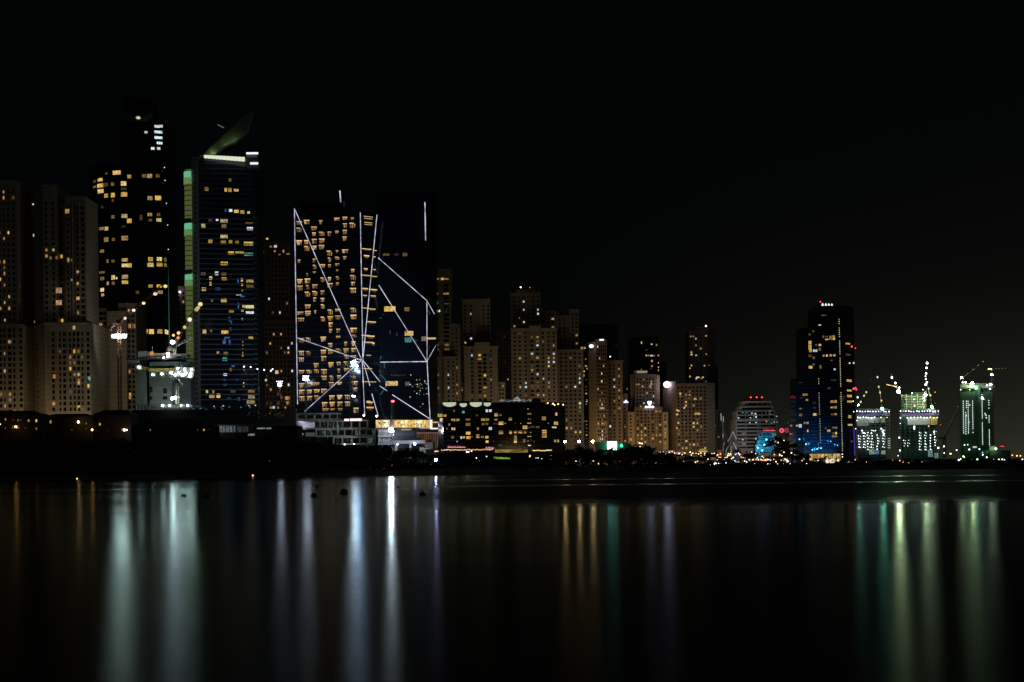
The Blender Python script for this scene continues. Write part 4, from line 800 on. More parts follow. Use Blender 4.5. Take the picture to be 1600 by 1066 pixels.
for x_, y_, r_, k, s in ((1428.5, 667, 1.3, 'l', 8), (1428.5, 670, 1.0, 'l', 8), (1405, 684, 1.1, 'W', 8), (1406, 704, 1.2, 'l', 8), (1425, 614.5, .9, 'W', 6), (1428, 624, .8, 'G', 6), (1429, 634, .8, 'y', 6), (1456, 636, 2.2, 'Y', 177), (1466, 700, 1.5, 'p', 5), (1475, 697, .8, 'w', 5), (1475, 708, .9, 'W', 5), (1407, 653, 1, 'W', 4), (1406.5, 662, .7, 'W', 3), (1410, 619, 1.0, 'W', 7), (1451, 666, .8, 'w', 4), (1459, 676, .8, 'y', 4)):
    T.dot(x_, y_, 1996, r_, lampmat(k, s))
for a_, c_ in (((1444, 694), (1470, 700)), ((1450, 703), (1464, 715))): pass
T.panel(1450, 703, 1457, 714, 1998, em('pale blue hall', (.4, .6, .62), .3, 0, True, False), 'lit_opening'); T.panel(1460, 708, 1466, 716, 1998, em('pale blue hall', (0, 0, 0), 0), 'lit_opening')
light('AREA', 'site_floodlight', P(1437, 652, 1988), 3600, (.85, .97, .88), aim=P(1437, 662, 2000), size=50, sy=2)
light('AREA', 'site_floodlight', P(1437, 706, 1970), 1900, (.45, .85, .7), aim=P(1437, 680, 2000), size=60, sy=4)
light('POINT', 'site_floodlight', P(1438, 628, 1992), 900, (.75, 1, .72), size=1)
T = frame_tower('c', 'dark green netted tower under construction with vertical columns of star bright lamps, rightmost tower', 1501, 1553, 600, 716, 2100, 4.9, 8, CONCG)
T.panel(1501, 612, 1552, 709, 2099, surf('dark green net', (.03, .06, .045), .9), 'safety_net', .4)
T.panel(1529, 604, 1531.5, 716, 2098, CONCG, 'hoist_track'); T.panel(1500, 602, 1553, 607, 2098.4, CONCD, 'formwork')
for x0, segs in ((1505, ((627, 678),)), (1510, ((627, 640),)), (1512.5, ((627, 678),)), (1508.5, ((645, 679),)), (1519.5, ((627, 672), (676, 679))), (1534.3, ((617, 655), (661, 696))), (1545, ((626, 634), (638, 640), (650, 663), (672, 696)))):
    for y0, y1 in segs:
        y = y0
        while y < y1: T.dot(x0 + (y - 627) * .016, y, 2097, .62, LG); y += 3.3
for x_, y_ in ((1539, 646.5), (1540.5, 649), (1541, 653), (1514, 660), (1510, 650), (1515, 633)): T.dot(x_, y_, 2096, .8, LG)
for x_, y_, r_, k, s in ((1502.5, 590, 1.7, 'Y', 123), (1504, 597.5, 1.3, 'W', 12), (1508.5, 597.5, 1.3, 'W', 12), (1519, 599, 2.3, 'Y', 177), (1525.5, 607, 1.2, 'E', 123), (1542, 602, 1.2, 'W', 8), (1547, 600.5, 1.5, 'W', 12), (1549.5, 601, 1.3, 'W', 10), (1547, 608, 1.1, 'W', 8), (1549.5, 585.5, 1.7, 'Y', 191), (1534.5, 622, 1.8, 'W', 9), (1537, 624, .8, 'W', 5), (1501, 609, .8, 'W', 5), (1515, 609, .8, 'y', 5),
                         (1507, 695.5, 1.0, 'g', 4), (1512, 695, .9, 'g', 3), (1514.5, 702.5, 1.3, 'G', 4), (1535.5, 707, .9, 'W', 6), (1541, 707, .7, 'W', 4), (1536, 712, .7, 'W', 4)):
    T.dot(x_, y_, 2095, r_, lampmat(k, s))
T.panel(1520, 697.5, 1526, 700, 2097, em('site strip lamp', (0, 0, 0), 0), 'strip_lamp')
light('POINT', 'site_floodlight', P(1519, 603, 2088), 3000, (.8, 1, .6), size=1); light('POINT', 'site_floodlight', P(1546, 604, 2088), 3000, (.8, 1, .7), size=1)
light('AREA', 'site_floodlight', P(1527, 706, 2060), 2500, (.3, .9, .5), aim=P(1527, 670, 2100), size=50, sy=4)
T = Tower('site_shed', 'low dark shed with a green lit end wall beside the rightmost construction tower', 'building', 1564, 2050)
T.block([(1545, 2050), (1578, 2050)], 704, surf('shed green', (.05, .12, .06))); T.panel(1546, 697, 1555, 704, 2049, em('lime lit wall', (.4, .75, .15), .28, 0, True, False), 'lit_wall')
T.dot(1556, 701.5, 2045, 1.7, lampmat('l', 14)); T.dot(1563, 697.5, 2045, .7, lampmat('r', 2)); T.dot(1566, 697.5, 2045, .9, lampmat('r', 3)); T.dot(1568.5, 698, 2045, .6, lampmat('r', 2))
light('POINT', 'site_floodlight', P(1554, 701, 2043), 1500, (.5, 1, .25), size=1)
b = MB(); b.bar(P(1556, 702, 2046), P(1556, 706, 2050), .3); b.bar(P(1566, 698, 2046), P(1566, 706, 2050), .3); b.build('lamp_pole', STEEL, T.r)

def bx(T, x0, y0, x1, y1, Y, d, name, m_):
    a, c = P(x0, y1, Y), P(x1, y0, Y); b = MB(); b.box(a.x, c.x, Y, Y + d, a.z, c.z); return b.build(name, m_, T.r)
# ================================================================== CRANES
def crane(label, base, top, Y, jib=None, counter=None, lamps=(), mat=None, w=2.0, r=.22, mast=True, jw=1.6, group=None, cab=True, extra=None):
    """base, top, jib: photo pixels turned into points at depth Y"""
    mat = mat or STEEL; p = P(*base, Y); T = type('C', (), {})(); T.r = thing('tower_crane', (p.x, Y, 0), label, 'crane', group)
    T.j = T.m = None
    if mast: b = MB(); t = P(*top, Y); b.lattice((t.x, Y, p.z), t, w, r); T.m = b.build('mast', mat, T.r)
    t = P(*top, Y)
    if cab: b = MB(); b.box(t.x - 1.3, t.x + 1.3, Y - 2.2, Y + 1, t.z - 1.6, t.z + 1.0); b.build('cab', mat, T.r)
    if jib: b = MB(); b.lattice(t, P(*jib, Y), jw, r * .8); T.j = b.build('jib', mat, T.r)
    if counter: b = MB(); b.lattice(t, P(*counter, Y), jw, r * .8); c = P(*counter, Y); b.box(c.x - 1.5, c.x + 1.5, Y - 1, Y + 1, c.z - 2, c.z + .4); b.build('counter_jib', mat, T.r)
    for (px, py, rr, k, s, *z) in lamps:
        b = MB(); b.ball(P(px, py, Y - 1.2), rr * (.8 if Y > 1900 else 1), sz=z[0] if z else 1); b.build('lamp', lampmat(k, s), T.j or T.m or T.r)
    if extra: extra(T)
    return T
STR = 1.0
crane('tower crane with a bright bar of white floodlights on its mast and a lamp-strung jib', (185.5, 642), (186, 503), 985, (258, 443), (171, 512),
      [(177, 525.5, .75, 'G', 190)] + [(181.2 + i * 2.6, 524.6 + (i % 2) * .8, .7, 'G', 180) for i in range(6)] + [(195.5, 497.5, 1.0, 'p', 1.0), (209, 485, 1.2, 'p', 1.4, .8), (224.5, 474, 1.2, 'y', 1.2, .8), (242.5, 459.5, 1.4, 'p', .9, .8), (258.5, 447.5, 1.4, 'y', .9, .8)], mat=CRANER,
      extra=lambda T: bx(T, 174, 521.5, 198.5, 529, 985, .5, 'lamp_shield_plate', STEEL))  # back plate added to keep the flood bar's light off the walls
light('POINT', 'flood_bar_light', P(186, 529, 1000), 4500, (.95, .95, 1), size=1.5)
crane('short luffing crane on the grey site with warm lamps along its jib', (273, 552), (271, 540), 940, (316, 468), (263, 548),
      [(269.5, 535, 1.3, 'l', 60), (271, 524, .9, 'w', 1.2), (278.5, 528, 1.0, 'a', .8), (279, 520.5, 1.1, 'w', 1.2), (288.5, 511.5, 1.1, 'y', .7), (296.5, 499.5, 1.4, 'p', 1.2), (307, 484, 1.5, 'y', .45, .8), (309.5, 481, 1.3, 'y', .6, .8), (313, 475.5, 1.5, 'y', .9, .9), (262.5, 554, 1.2, 'l', 20)], mat=CRANER)
crane('pale steel crane with a low white jib standing on the deck of the grey site', (274, 553), (273, 541), 936, (300, 528), (266, 543), [], mat=CRANEW, w=1.4, jw=1.2)
crane('small crane leaning over the base of the grey site before its concrete wall', (275, 632), (277, 595), 930, (258, 580), (281, 600), [(269, 623, .8, 'G', 190)], mat=CRANEW, w=1.4, jw=1.6)
crane('tower crane standing over the podium with a blazing blue-white floodlight against the lit hotel slab', (548, 668), (549, 566), 975, (569, 560), (536, 570),
      [(551.5, 567, 1.5, 'W', 190), (556.5, 571, .75, 'c', 330), (558, 572, .7, 'l', 164), (551, 619, .6, 'l', 14), (554, 619.5, .6, 'l', 14)], mat=STEEL)
crane('slim crane mast with a red lamp and a dazzling white floodlight before the golden pavilion', (610, 690), (613, 622), 915, None, None,
      [(613.7, 626.5, 1.0, 'r', 8), (610, 672, 1.1, 'W', 573), (613, 673, .8, 'W', 60)], mat=STEEL, cab=True, w=1.6)
for px, py, lab in ((437, 601, 'lamp mast with a violet-white floodlight panel before the dim brown tower'), (478, 592.5, 'lamp mast with a violet-white floodlight panel before the left edge of the hotel slab')):
    Y = 975; p = P(px, 668, Y); T = type('C', (), {})(); T.r = thing('floodlight_mast', (p.x, Y, 0), lab, 'floodlight')
    b = MB(); t = P(px, py, Y); b.lattice((t.x, Y + 1, 0), (t.x, Y + 1, t.z), 1.2, .14); b.build('mast', STEEL, T.r)
    b = MB(); q_ = 1.1 if px < 450 else 1.7; b.box(t.x - q_, t.x + q_, Y - .4, Y + .3, t.z - .8, t.z + .8); b.build('floodlight_panel', em('violet flood panel', (.90, .88, 1), 55), T.r)
    for k in range(4): b = MB(); b.ball((t.x - 1.8 + 1.2 * k, Y, t.z + 2.1), .35); b.build('lamp', lampmat('l', 6), T.r)
# boom with string of small lamps near brown tower
T = type('C', (), {})(); p = P(405, 640, 980); T.r = thing('crane_boom', (p.x, 980, 0), 'thin dark boom strung with small white lamps, right of the blue glass tower', 'crane')
b = MB(); b.bar((p.x, 980, 0), P(404, 578, 980), .4); b.bar(P(380, 571, 980), P(428, 583, 980), .25); b.build('boom', STEEL, T.r)
for i, (cx, cy) in enumerate(((690, 583), (730, 585), (770, 597), (810, 602), (850, 607), (860, 598))): b = MB(); b.ball(P(200 + cx / 3.807, 420 + cy / 3.807, 979), .5); b.build('lamp', lampmat('l', 4), T.r)
# right cranes
Yc = 1990
crane('thin crane jib with three yellow lamps rising beside the dark blue tower', (1341, 645), (1341, 636), Yc, (1361, 593), None, [(1345, 628, 1.4, 'y', .9, 1.3), (1350, 618.5, 1.4, 'y', .9, 1.3), (1353.5, 613, 1.4, 'y', .9, 1.3), (1340, 621, 1.4, 'W', 4), (1341, 633, 1.2, 'E', 164)], jw=1.2)
crane('steep crane jib with yellow lamps above the left one of three construction towers', (1379, 645), (1378, 640), Yc, (1370.5, 585), None, [(1371, 589.5, 1.4, 'p', 1.2, 1.3), (1373, 604.7, 1.4, 'y', .9, 1.4), (1375, 613.5, 1.4, 'y', .9, 1.4), (1377, 626, 1.4, 'y', .8, 1.3), (1378.5, 639, 2.2, 'E', 150)], jw=1.2)
crane('crane with a glaring lime-white lamp and short dotted jib, left of the middle construction tower', (1411, 645), (1410, 620), Yc, (1392, 588), (1413, 626), [(1403.5, 612, 2.6, 'Y', 450), (1399, 598.5, 1.5, 'W', 8), (1393.5, 590, 1.5, 'W', 5, 1.3), (1393, 586, .6, 'r', 2), (1405, 606, 1.3, 'G', 12)] + [(1386 + 2.3 * i, 601 + .55 * i, .7, 'w' if i != 3 else 'r', 3) for i in range(7)], jw=1.2,
      extra=lambda T: (lambda b: (b.bar(P(1385, 601, Yc), P(1402, 605, Yc), .4), b.build('dotted_jib', STEEL, T.r)))(MB()))
crane('upright crane boom strung with star bright lamps high over the middle construction tower', (1444, 640), (1446, 606), Yc, (1448.5, 562), None, [(1448.5, 567.5, 1.6, 'W', 14), (1447.5, 575, 1.4, 'W', 12), (1447, 583.5, 1.3, 'W', 10), (1446, 588, 1, 'W', 6), (1446.5, 592.5, 1.0, 'W', 8), (1448.3, 597.5, 1.4, 'G', 8), (1446.5, 601, 1.6, 'W', 14), (1446, 617, 2.1, 'Y', 205), (1443, 622, 1, 'W', 8), (1442, 609, .8, 'W', 5), (1444.5, 626, 1.2, 'p', 5)], jw=1.2)
crane('short crane arm with two yellow oval lamps on the right of the upright star-lit boom', (1456, 640), (1456, 630), Yc, (1450, 604), (1462, 627), [(1451, 607.5, 1.5, 'G', .8, 1.3), (1453.8, 618, 1.5, 'y', .8, 1.3), (1461, 613, .8, 'a', 2)], jw=1.2)
crane('unlit dark luffing crane standing between the middle and the rightmost construction towers', (1476, 716), (1475, 684), 1960, (1500, 634), (1468, 684), [(1469.5, 664, .7, 'r', 2), (1475, 697, .8, 'p', 4), (1475, 708, .9, 'W', 4), (1497, 635.5, .5, 'a', 1)], w=3.4, r=.4, jw=2.0)
crane('faint crane jib rising to the right from the bright top of the rightmost tower', (1504, 600), (1504, 590), 2090, (1541, 563), None, [(1511.5, 584, .45, 'w', 1.5), (1520, 577.5, .5, 'w', 1.5), (1528.5, 571, .55, 'w', 1.5), (1536, 565, .6, 'w', 1.5)], jw=1.0, r=.15, cab=False)
crane('crane with a horizontal dotted jib at the right shoulder of the rightmost tower', (1551, 716), (1550.5, 577), 2090, (1574, 575.5), (1543, 577), [(1544.5, 576.8, 1.0, 'y', 4), (1546.5, 576.6, 1.1, 'y', 5), (1548.8, 576.8, 1.0, 'y', 4)] + [(1556 + 5 * i, 576 - .1 * i, .5, 'w', .8) for i in range(4)], jw=1.0, r=.2)

# ================================================================== GREY SITE (left construction)
T = Tower('building_site', 'half built grey concrete structure with yellow formwork and a bright cluster of work lamps', 'construction site', 258, 945)
Y = 945
f = T.block([(213, 948), (229, 948)], 578, CONCD, depth=12, name='concrete_wall')
f = T.block([(229, 955), (234, 955)], 570, STEEL, depth=12, name='recess')
f = T.block([(234, 948), (268, 948)], 574, CONCD, depth=14, name='concrete_wall'); FC = f[0]
f = T.block([(268, 950), (298, 950)], 572, CONCE, depth=14, name='concrete_wall')
for px, py, w_, h_ in ((236, 609, 5, 9), (258, 611, 6, 8), (258, 622, 7, 5), (236, 622, 4, 5)): u, z, t = FC.hit(px, py); o = MB(); o.obox(FC.pt(u, z), FC.d, w_ * t, .6, h_ * t); o.build('wall_opening', PANE, T.r)
for i in range(5): T.panel(236, 585 + i * 8.5, 268, 585.8 + i * 8.5, 947.6, STEEL, 'pour_joint', .2)
for (x0, y0, x1, y1, m_) in ((232, 575, 300, 580.5, YELLOWF), (234, 565, 300, 572, CONCG), (212, 573, 228, 577, YELLOWF), (196, 559, 302, 562, STEEL), (200, 563, 216, 567, CONC), (199, 569, 215, 572, STEEL)):
    a = P(x0, y1, 940); c = P(x1, y0, 940); b = MB(); b.box(a.x, c.x, 940, 948, a.z, c.z); b.build('deck', m_, T.r)
for (x0, y0, x1, y1, m_) in ((216, 549, 229, 559, CONC), (234, 551.5, 268, 556, YELLOWF), (270, 553, 293, 559, CONC), (232, 557, 292, 559.5, WHITEW)):
    a = P(x0, y1, 941); c = P(x1, y0, 941); b = MB(); b.box(a.x, c.x, 941, 950, a.z, c.z); b.build('parapet_wall', m_, T.r)
b = MB()
for i in range(16): b.bar(P(217 + i * 5, 560, 939.6), P(217 + i * 5, 553, 939.6), .08)
b.bar(P(217, 553.4, 939.6), P(293, 554.5, 939.6), .08); b.bar(P(238, 552, 941), P(238, 541, 941), .15); b.build('guard_rail', CRANEW, T.r)
T.panel(234.5, 549.5, 240, 555.5, 940, em('amber lit cabin', (1, .55, .1), .5, 0, True, False), 'lit_cabin')
FL = [(217, 574.5, .7, 'G', 40), (239, 588 - 0, .0, 'W', 0)]
for px, py, r_, k, s in ((217, 574, .8, 'G', 60), (239, 585.5, .7, 'G', 40), (253, 584.5, .7, 'l', 40), (277.5, 575.5, .75, 'l', 40), (288.5, 577, .75, 'l', 40), (299, 577.5, .8, 'l', 40), (267, 583, .9, 'G', 109), (274, 585.5, .9, 'l', 50), (279, 583, .9, 'G', 109), (285, 586, .9, 'l', 50), (290, 584, .9, 'G', 109), (296.5, 587.5, .9, 'l', 50), (298, 584, .8, 'G', 60), (262, 557, .9, 'l', 40), (256, 559, .8, 'l', 20), (280, 575, .4, 'l', 8)):
    T.dot(px, py, 933.5, r_ * .75, lampmat(k if k == 'l' and s < 30 else 'G', s * 1.3 if 40 <= s < 100 else (s * .8 if s >= 100 else s))); hb = MB(); hp = P(px, py, 935.2); hb.box(hp.x - 1.9, hp.x + 1.9, 935, 935.4, hp.z - 1.5, hp.z + 1.5); hb.build('lamp_shield_plate', STEEL, T.r)  # plate added behind each lamp to shade the concrete wall
b = MB(); b.bar(P(236, 587, 936.5), P(300, 588, 936.5), .2)
for px in (217, 239, 253, 267, 279, 290, 298): b.bar(P(px, 586 if px > 220 else 575, 935.5), P(px, 583 if px > 220 else 573, 941), .12)
b.build('lamp_bracket', STEEL, T.r)
T.panel(212, 634, 300, 640.5, 936, em('site hall glow', (.6, .72, .75), .09, .1, True, False), 'lit_hall')
for i in range(19):
    T.panel(211 + i * 5, 632, 212.5 + i * 5 + rnd.random() * 2.4, 641, 935, STEEL, 'fence_post', .4)
T.panel(208, 630.5, 402, 633, 934.6, STEEL, 'fence_rail'); T.panel(208, 636.4, 402, 637.2, 934.6, STEEL, 'fence_rail')
[T.dot(x_, 633.6, 933.6, .36, lampmat('G', 150)) for x_ in (254, 265, 283, 293)]; T.dot(273, 622, 933, .9, lampmat('W', 30)); T.dot(279, 621, 933, .5, lampmat('G', 12))  # fence lamps added to brighten the streaks on the water
light('POINT', 'work_light', P(222, 600, 930), 500, (.75, 1, .9), size=1.5); light('POINT', 'work_light', P(250, 605, 925), 300, (.75, .95, 1), size=1.5)
# low glow fence hall between x=300..460
T = Tower('site_fence', 'dark site hoarding wall with small bluish gaps running below the blue glass tower', 'fence', 350, 930)
T.block([(205, 930), (402, 928), (462, 930)], 641, DARKB, depth=4); rg = random.Random(8)
for i in range(26): T.wins('%f,%f,%f,%f,%s' % (rg.uniform(300, 400), rg.uniform(633, 640), rg.uniform(.8, 2.4), rg.uniform(.8, 1.8), rg.choice('bbdtvW')), 0, 0, 1, T.last[:1])
for i in range(40): T.wins('%f,%f,%f,%f,%s' % (rg.uniform(380, 448), rg.uniform(641, 652), rg.uniform(.6, 1.6), rg.uniform(.6, 1.4), rg.choice('bvvvvd')), 0, 0, 1, T.last)

# ================================================================== PODIUM SITE in front of the hotel
T = Tower('podium_frame', 'unfinished open concrete podium with stepped floors and bare columns in front of the hotel slab', 'construction site', 545, 960)
def tier(x0, x1, yt, yb, Y, colpx, depth=14, back=True, CONC=CONC, CONCG=CONCG):
    a, c = P(x0, yt, Y), P(x1, yb, Y); zt, zb = P((x0 + x1) / 2, yt, Y).z, P((x0 + x1) / 2, yb, Y).z
    b = MB(); b.box(a.x, c.x, Y, Y + depth, zt - .9, zt); b.build('floor_slab', CONC, T.r)
    b = MB(); b.box(a.x, c.x, Y - 1, Y + depth, zb - .5, zb + .3); b.build('floor_slab', CONC, T.r)
    for px in colpx: x = P(px, yb, Y).x; b = MB(); b.box(x - .45, x + .45, Y + .5, Y + 1.4, zb, zt - .5); b.build('column', CONC, T.r)
    if back:
        b = MB(); b.box(a.x + .5, c.x - .5, Y + depth - 2, Y + depth - 1, zb, zt - .5); b.build('back_wall', CONCG, T.r)
tier(464, 530, 645.5, 655, 966, (465, 478, 491, 504, 515, 527)); tier(450, 478, 658, 670, 952, (451, 462)); tier(478, 575, 656.5, 669, 962, (488, 500, 512, 521, 527, 535, 549, 562, 574))
tier(493, 592, 669.5, 681, 956, (494, 508, 518, 528, 538, 550, 560, 572, 584, 590)); tier(520, 612, 682, 693.5, 950, (521, 535, 550, 562, 574, 586, 596, 604, 611)); tier(562, 604, 694, 714, 950, (574, 596), back=False)
tier(590, 616, 671, 682, 926, (592, 599, 607, 615), depth=3, CONC=CONCE, CONCG=STEEL); tier(590, 616, 682.5, 694, 926, (592, 599, 607, 615), depth=3, CONC=CONCE, CONCG=STEEL); tier(592, 614, 694.5, 712, 926, (593, 613), depth=3, back=False, CONC=CONCE)
T.panel(451, 658.8, 463, 669, 951, em('cabin wall lamp glow', (.85, .85, 1), .75, 0, True, False), 'lit_cabin'); T.panel(464, 660, 492, 669, 955, WHITEW, 'wall_panel'); T.panel(465, 677.5, 474, 680, 948, em('small lit opening', (.9, .95, .8), .5, 0, True, False), 'lit_opening'); T.panel(478, 676, 492, 682, 948, CONC, 'wall_panel')  # lamplight on the white cabin wall is put in as emission
rg = random.Random(41)
for i in range(46):
    x_ = rg.uniform(480, 606); y_ = 648 + (x_ - 480) * .27 + rg.uniform(-2, 22); y_ = min(y_, 692); k = rg.random()
    if k < .5: T.panel(x_, y_, x_ + rg.uniform(.5, 1), y_ + rg.uniform(3, 7), 948 + (606 - x_) * .12, rg.choice([CONC, STEEL, CRANEW]), 'prop', .3)
    elif k < .8: T.panel(x_, y_, x_ + rg.uniform(3, 9), y_ + rg.uniform(.6, 1.3), 948 + (606 - x_) * .12, rg.choice([CONC, CRANEW, STEEL]), 'scaffold_board', .3)
    else: T.panel(x_, y_, x_ + rg.uniform(1.5, 4), y_ + rg.uniform(2, 4), 951 + (606 - x_) * .12, em('pale work glow', (.6, .7, .7), .1, 0, True, False), 'lit_bay', .2)
T.panel(469, 647.5, 500, 649, 965, CONCG, 'guard_rail'); T.dot(459.5, 664, 949, .9, lampmat('l', 150)); T.dot(458, 669, 949, .5, lampmat('l', 30))
T.panel(538, 654.6, 545.5, 658, 958, em('pink white sign box', (1, .82, .82), 1.2, 0, False, True), 'sign_box'); T.panel(547, 654, 565.5, 658, 958, em('pink white sign box', (0, 0, 0), 0), 'sign_box')
T.dot(538.5, 694.5, 948, .5, lampmat('W', 5)); T.dot(553, 694, 948, .4, lampmat('W', 4)); T.dot(568.5, 649, 960, .6, lampmat('p', 8)); T.dot(588.5, 650.5, 960, .6, lampmat('p', 8))
for x0, x1, y0, y1 in ((555, 563, 671, 680), (582, 592, 671, 680), (574, 582, 684, 692), (586, 596, 684, 692), (598, 606, 684, 692)): T.panel(x0, y0, x1, y1, 960, em('pale work glow', (.6, .7, .7), .1, 0, True, False), 'lit_bay', .3)
for px, py, Y, e_ in ((472, 664, 945, 1500), (482, 679, 940, 1200), (520, 662, 944, 2300), (560, 676, 940, 2600), (595, 688, 938, 2800), (540, 688, 940, 1200), (583, 705, 940, 900), (500, 650, 950, 900)):
    light('POINT', 'work_light', P(px, py, Y), e_ * .13, (.78, .95, .88), size=1.2)
T = Tower('concrete_portal', 'white lit concrete portal with posts and a low block, right of the podium', 'structure', 640, 900)
bx(T, 615, 688, 664, 693.5, 900, 6, 'beam', WHITEW); bx(T, 617, 694, 620.5, 714, 900, 2, 'post', WHITEW); bx(T, 640, 694, 642.5, 714, 900, 2, 'post', WHITEW); bx(T, 664.5, 691, 676, 702, 903, 10, 'side_block', CONC)
bx(T, 656, 699, 662, 705, 899, 1, 'panel', CONC); bx(T, 628, 713.5, 653, 716.5, 899, 2, 'base_wall', WHITEW); bx(T, 657, 700.5, 671, 702, 898, 2, 'canopy', WHITEW); bx(T, 663.5, 702, 664.5, 712, 898.4, .5, 'canopy_post', WHITEW)
bx(T, 656, 704.6, 664, 706, 897.6, .3, 'lit_slot', em('cream slot', (.9, .85, .6), .4, 0, False, False)); bx(T, 560, 713, 600, 716.5, 905, 2, 'base_wall', CONC)
T.dot(648, 693.8, 897, .7, lampmat('l', 24)); T.dot(621, 694.5, 898, .5, lampmat('l', 10))
for px, py, e_ in ((628, 697, 900), (645, 700, 900), (668, 697, 500), (640, 712, 400)): light('POINT', 'work_light', P(px, py, 890), e_, (.85, .95, .95), size=1)
T = Tower('show_pavilion', 'long golden lit display pavilion on a dark base, below the black glass tower', 'building', 640, 930)
T.block([(586, 934), (692, 934)], 655.5, DARKB, depth=14); T.last
rg = random.Random(12); GOLD = [em('gold display a', (1, .62, .16), .75, 0, True, False), em('gold display b', (1, .78, .36), .95, 0, True, False)]
for i, (x0, x1) in enumerate(((587.5, 598), (598.4, 608.5), (614, 626), (626.4, 637), (637.4, 648), (648.4, 660), (660.4, 671))): T.panel(x0, 656.5, x1, 668.2, 932, GOLD[i % 2], 'display_panel')
T.panel(671.5, 656, 675.5, 669.5, 932, em('white gold column', (1, .88, .75), 1.1, 0, False, False), 'lit_column'); T.panel(609, 656.5, 613.5, 668, 932.5, surf('brown panel', (.1, .06, .03)), 'dark_panel')
for px, py in ((592, 660), (593.5, 662.5), (600, 661), (601, 660), (627, 665), (629, 663), (648, 663), (651, 662), (657, 663)):
    b = MB(); c = P(px, py, 930.8); b.ball(c, .5, sz=.7, nu=6, nv=4); b.bar(c + Vector((-.8, 0, .3)), c + Vector((.8, 0, -.3)), .15); b.build('cutout_figure', STEEL, T.r)
T.panel(676, 659, 686, 661, 931, em('gold display a', (0, 0, 0), 0), 'lit_ledge'); T.panel(672, 668.6, 690, 671, 930.6, em('white gold column', (0, 0, 0), 0), 'lit_ledge'); T.panel(627, 670, 642.5, 673, 931, em('amber letters bar', (.9, .6, .25), .35, 0, True, False), 'lit_sign')
T.panel(656, 668.6, 672, 669.6, 930.4, em('pink edge', (1, .6, .7), .8, 0, False, False), 'edge_light')
bx(T, 614, 672, 692, 712, 927, 6, 'base_front', surf('navy cladding', (.02, .03, .05)))
T.panel(592, 673, 611, 674.3, 926.8, em('pink dot line', (1, .45, .38), .35, 0, True, False), 'edge_light'); T.panel(651, 676, 688, 677.3, 926.8, em('pink dot line', (0, 0, 0), 0), 'edge_light')
for i in range(13): h_ = rg.uniform(8, 26) if i > 2 else 6; T.panel(651.5 + i * 2.9, 677.5, 652.0 + i * 2.9, 678 + h_, 926.6, em('amber thread', (1, .42, .16), .22, .4, False, False), 'light_thread', .2)
for i in range(12): T.panel(613 + i * 3, 676, 613.3 + i * 3, 680 + rg.random() * 2, 926.6, em('white thread', (.8, .8, .8), .2, .4, False, False), 'light_thread', .2)
for i in range(5): T.dot(680 + i * 2.5, 705.5 - i * .3, 925, .4, lampmat('w', 2))
# ================================================================== PROMENADE LEFT
def low(name, label, cat, pts, yt, Y, mat=DARKB, wins=None, roof=None, depth=12):
    T = Tower(name, label, cat, (pts[0] + pts[1]) / 2, Y); f = T.block([(pts[0], Y), (pts[1], Y)], yt, mat, depth=depth)
    if roof:
        a, c = P(pts[0] - 2, yt, Y), P(pts[1] + 2, yt, Y); zt = P((pts[0] + pts[1]) / 2, roof, Y).z; z0 = f[0].z1 + .02; ym = Y + depth / 2; hip = (c.x - a.x) * .22
        b = MB(); b.add([(a.x, Y - 1, z0), (c.x, Y - 1, z0), (c.x, Y + depth + 1, z0), (a.x, Y + depth + 1, z0), (a.x + hip, ym, zt), (c.x - hip, ym, zt)], [(0, 1, 5, 4), (1, 2, 5), (2, 3, 4, 5), (3, 0, 4), (3, 2, 1, 0)]); b.build('roof', ROOFT, T.r)
    if wins: T.wins(wins, 0, 620, 4, f)
    return T
T = low('beach_villa', 'dark low beach villa block with a row of small lit windows at the far left', 'building', (-20, 62), 648, 640, wins='35,142,6,14,w 83,145,6,8,d 114,147,6,12,d 130,145,6,8,v 180,150,9,14,w 228,150,9,16,w 35,195,6,16,v 228,200,9,14,d 160,195,5,10,v', roof=641)
T.wins('98,190,42,22,d', 0, 620, 4, T.faces); T.dot(24.7, 667, 636, .45, lampmat('a', 14)); T.dot(26, 667.6, 636, .25, lampmat('w', 8)); T.dot(0.5, 663, 636, .25, lampmat('w', 3))
T = low('beach_villa', 'dark beach villa with an amber wall lamp below the grooved beige tower', 'building', (64, 145), 652, 650, wins='317,157,8,18,w 450,208,7,10,v 540,168,8,10,d 500,165,10,16,d 540,200,10,10,v', roof=646)
T.dot(122.5, 659.5, 646, .5, lampmat('w', 14)); T.dot(144, 671.8, 646, .45, lampmat('a', 12))
T = low('beach_villa', 'dark villa with a pinkish lamp under its eave, third beach villa from left', 'building', (146, 204), 648, 655, wins='582,168,8,14,t 625,172,8,16,w 675,212,6,8,v 600,210,5,8,v 770,206,14,14,o', roof=640)
T.dot(194.5, 672, 651, .5, lampmat('p', 12)); T.dot(198, 672, 651, .35, lampmat('w', 8))
T = low('beach_pavilion', 'wide low beach hall under a grey shallow hipped roof, below the grey site', 'building', (206, 334), 666.5, 640, roof=655, wins='940,208,6,10,d 1235,208,5,10,v 1275,207,8,12,w 1198,295,8,14,w 1240,295,12,12,d 1310,205,5,8,v')
T = low('glass_pavilion', 'small flat roofed pavilion with a glowing glazed front, right of the grey hipped roof', 'building', (338, 392), 663.5, 660)
T.panel(340.5, 665.5, 363, 675.5, 659, em('pale glazed glow', (.55, .68, .7), .13, 0, True, False), 'glazed_front'); T.panel(365, 665.5, 367.5, 675.5, 659, em('pale glazed glow', (0, 0, 0), 0), 'glazed_front'); T.panel(370, 666.5, 388, 675.5, 659, em('dim glazed glow', (.4, .5, .6), .05, 0, True, False), 'glazed_front')
for px in (340, 347, 352, 358, 364, 370, 379, 390): T.panel(px, 664, px + 1, 677, 658, CONC, 'column', .4)
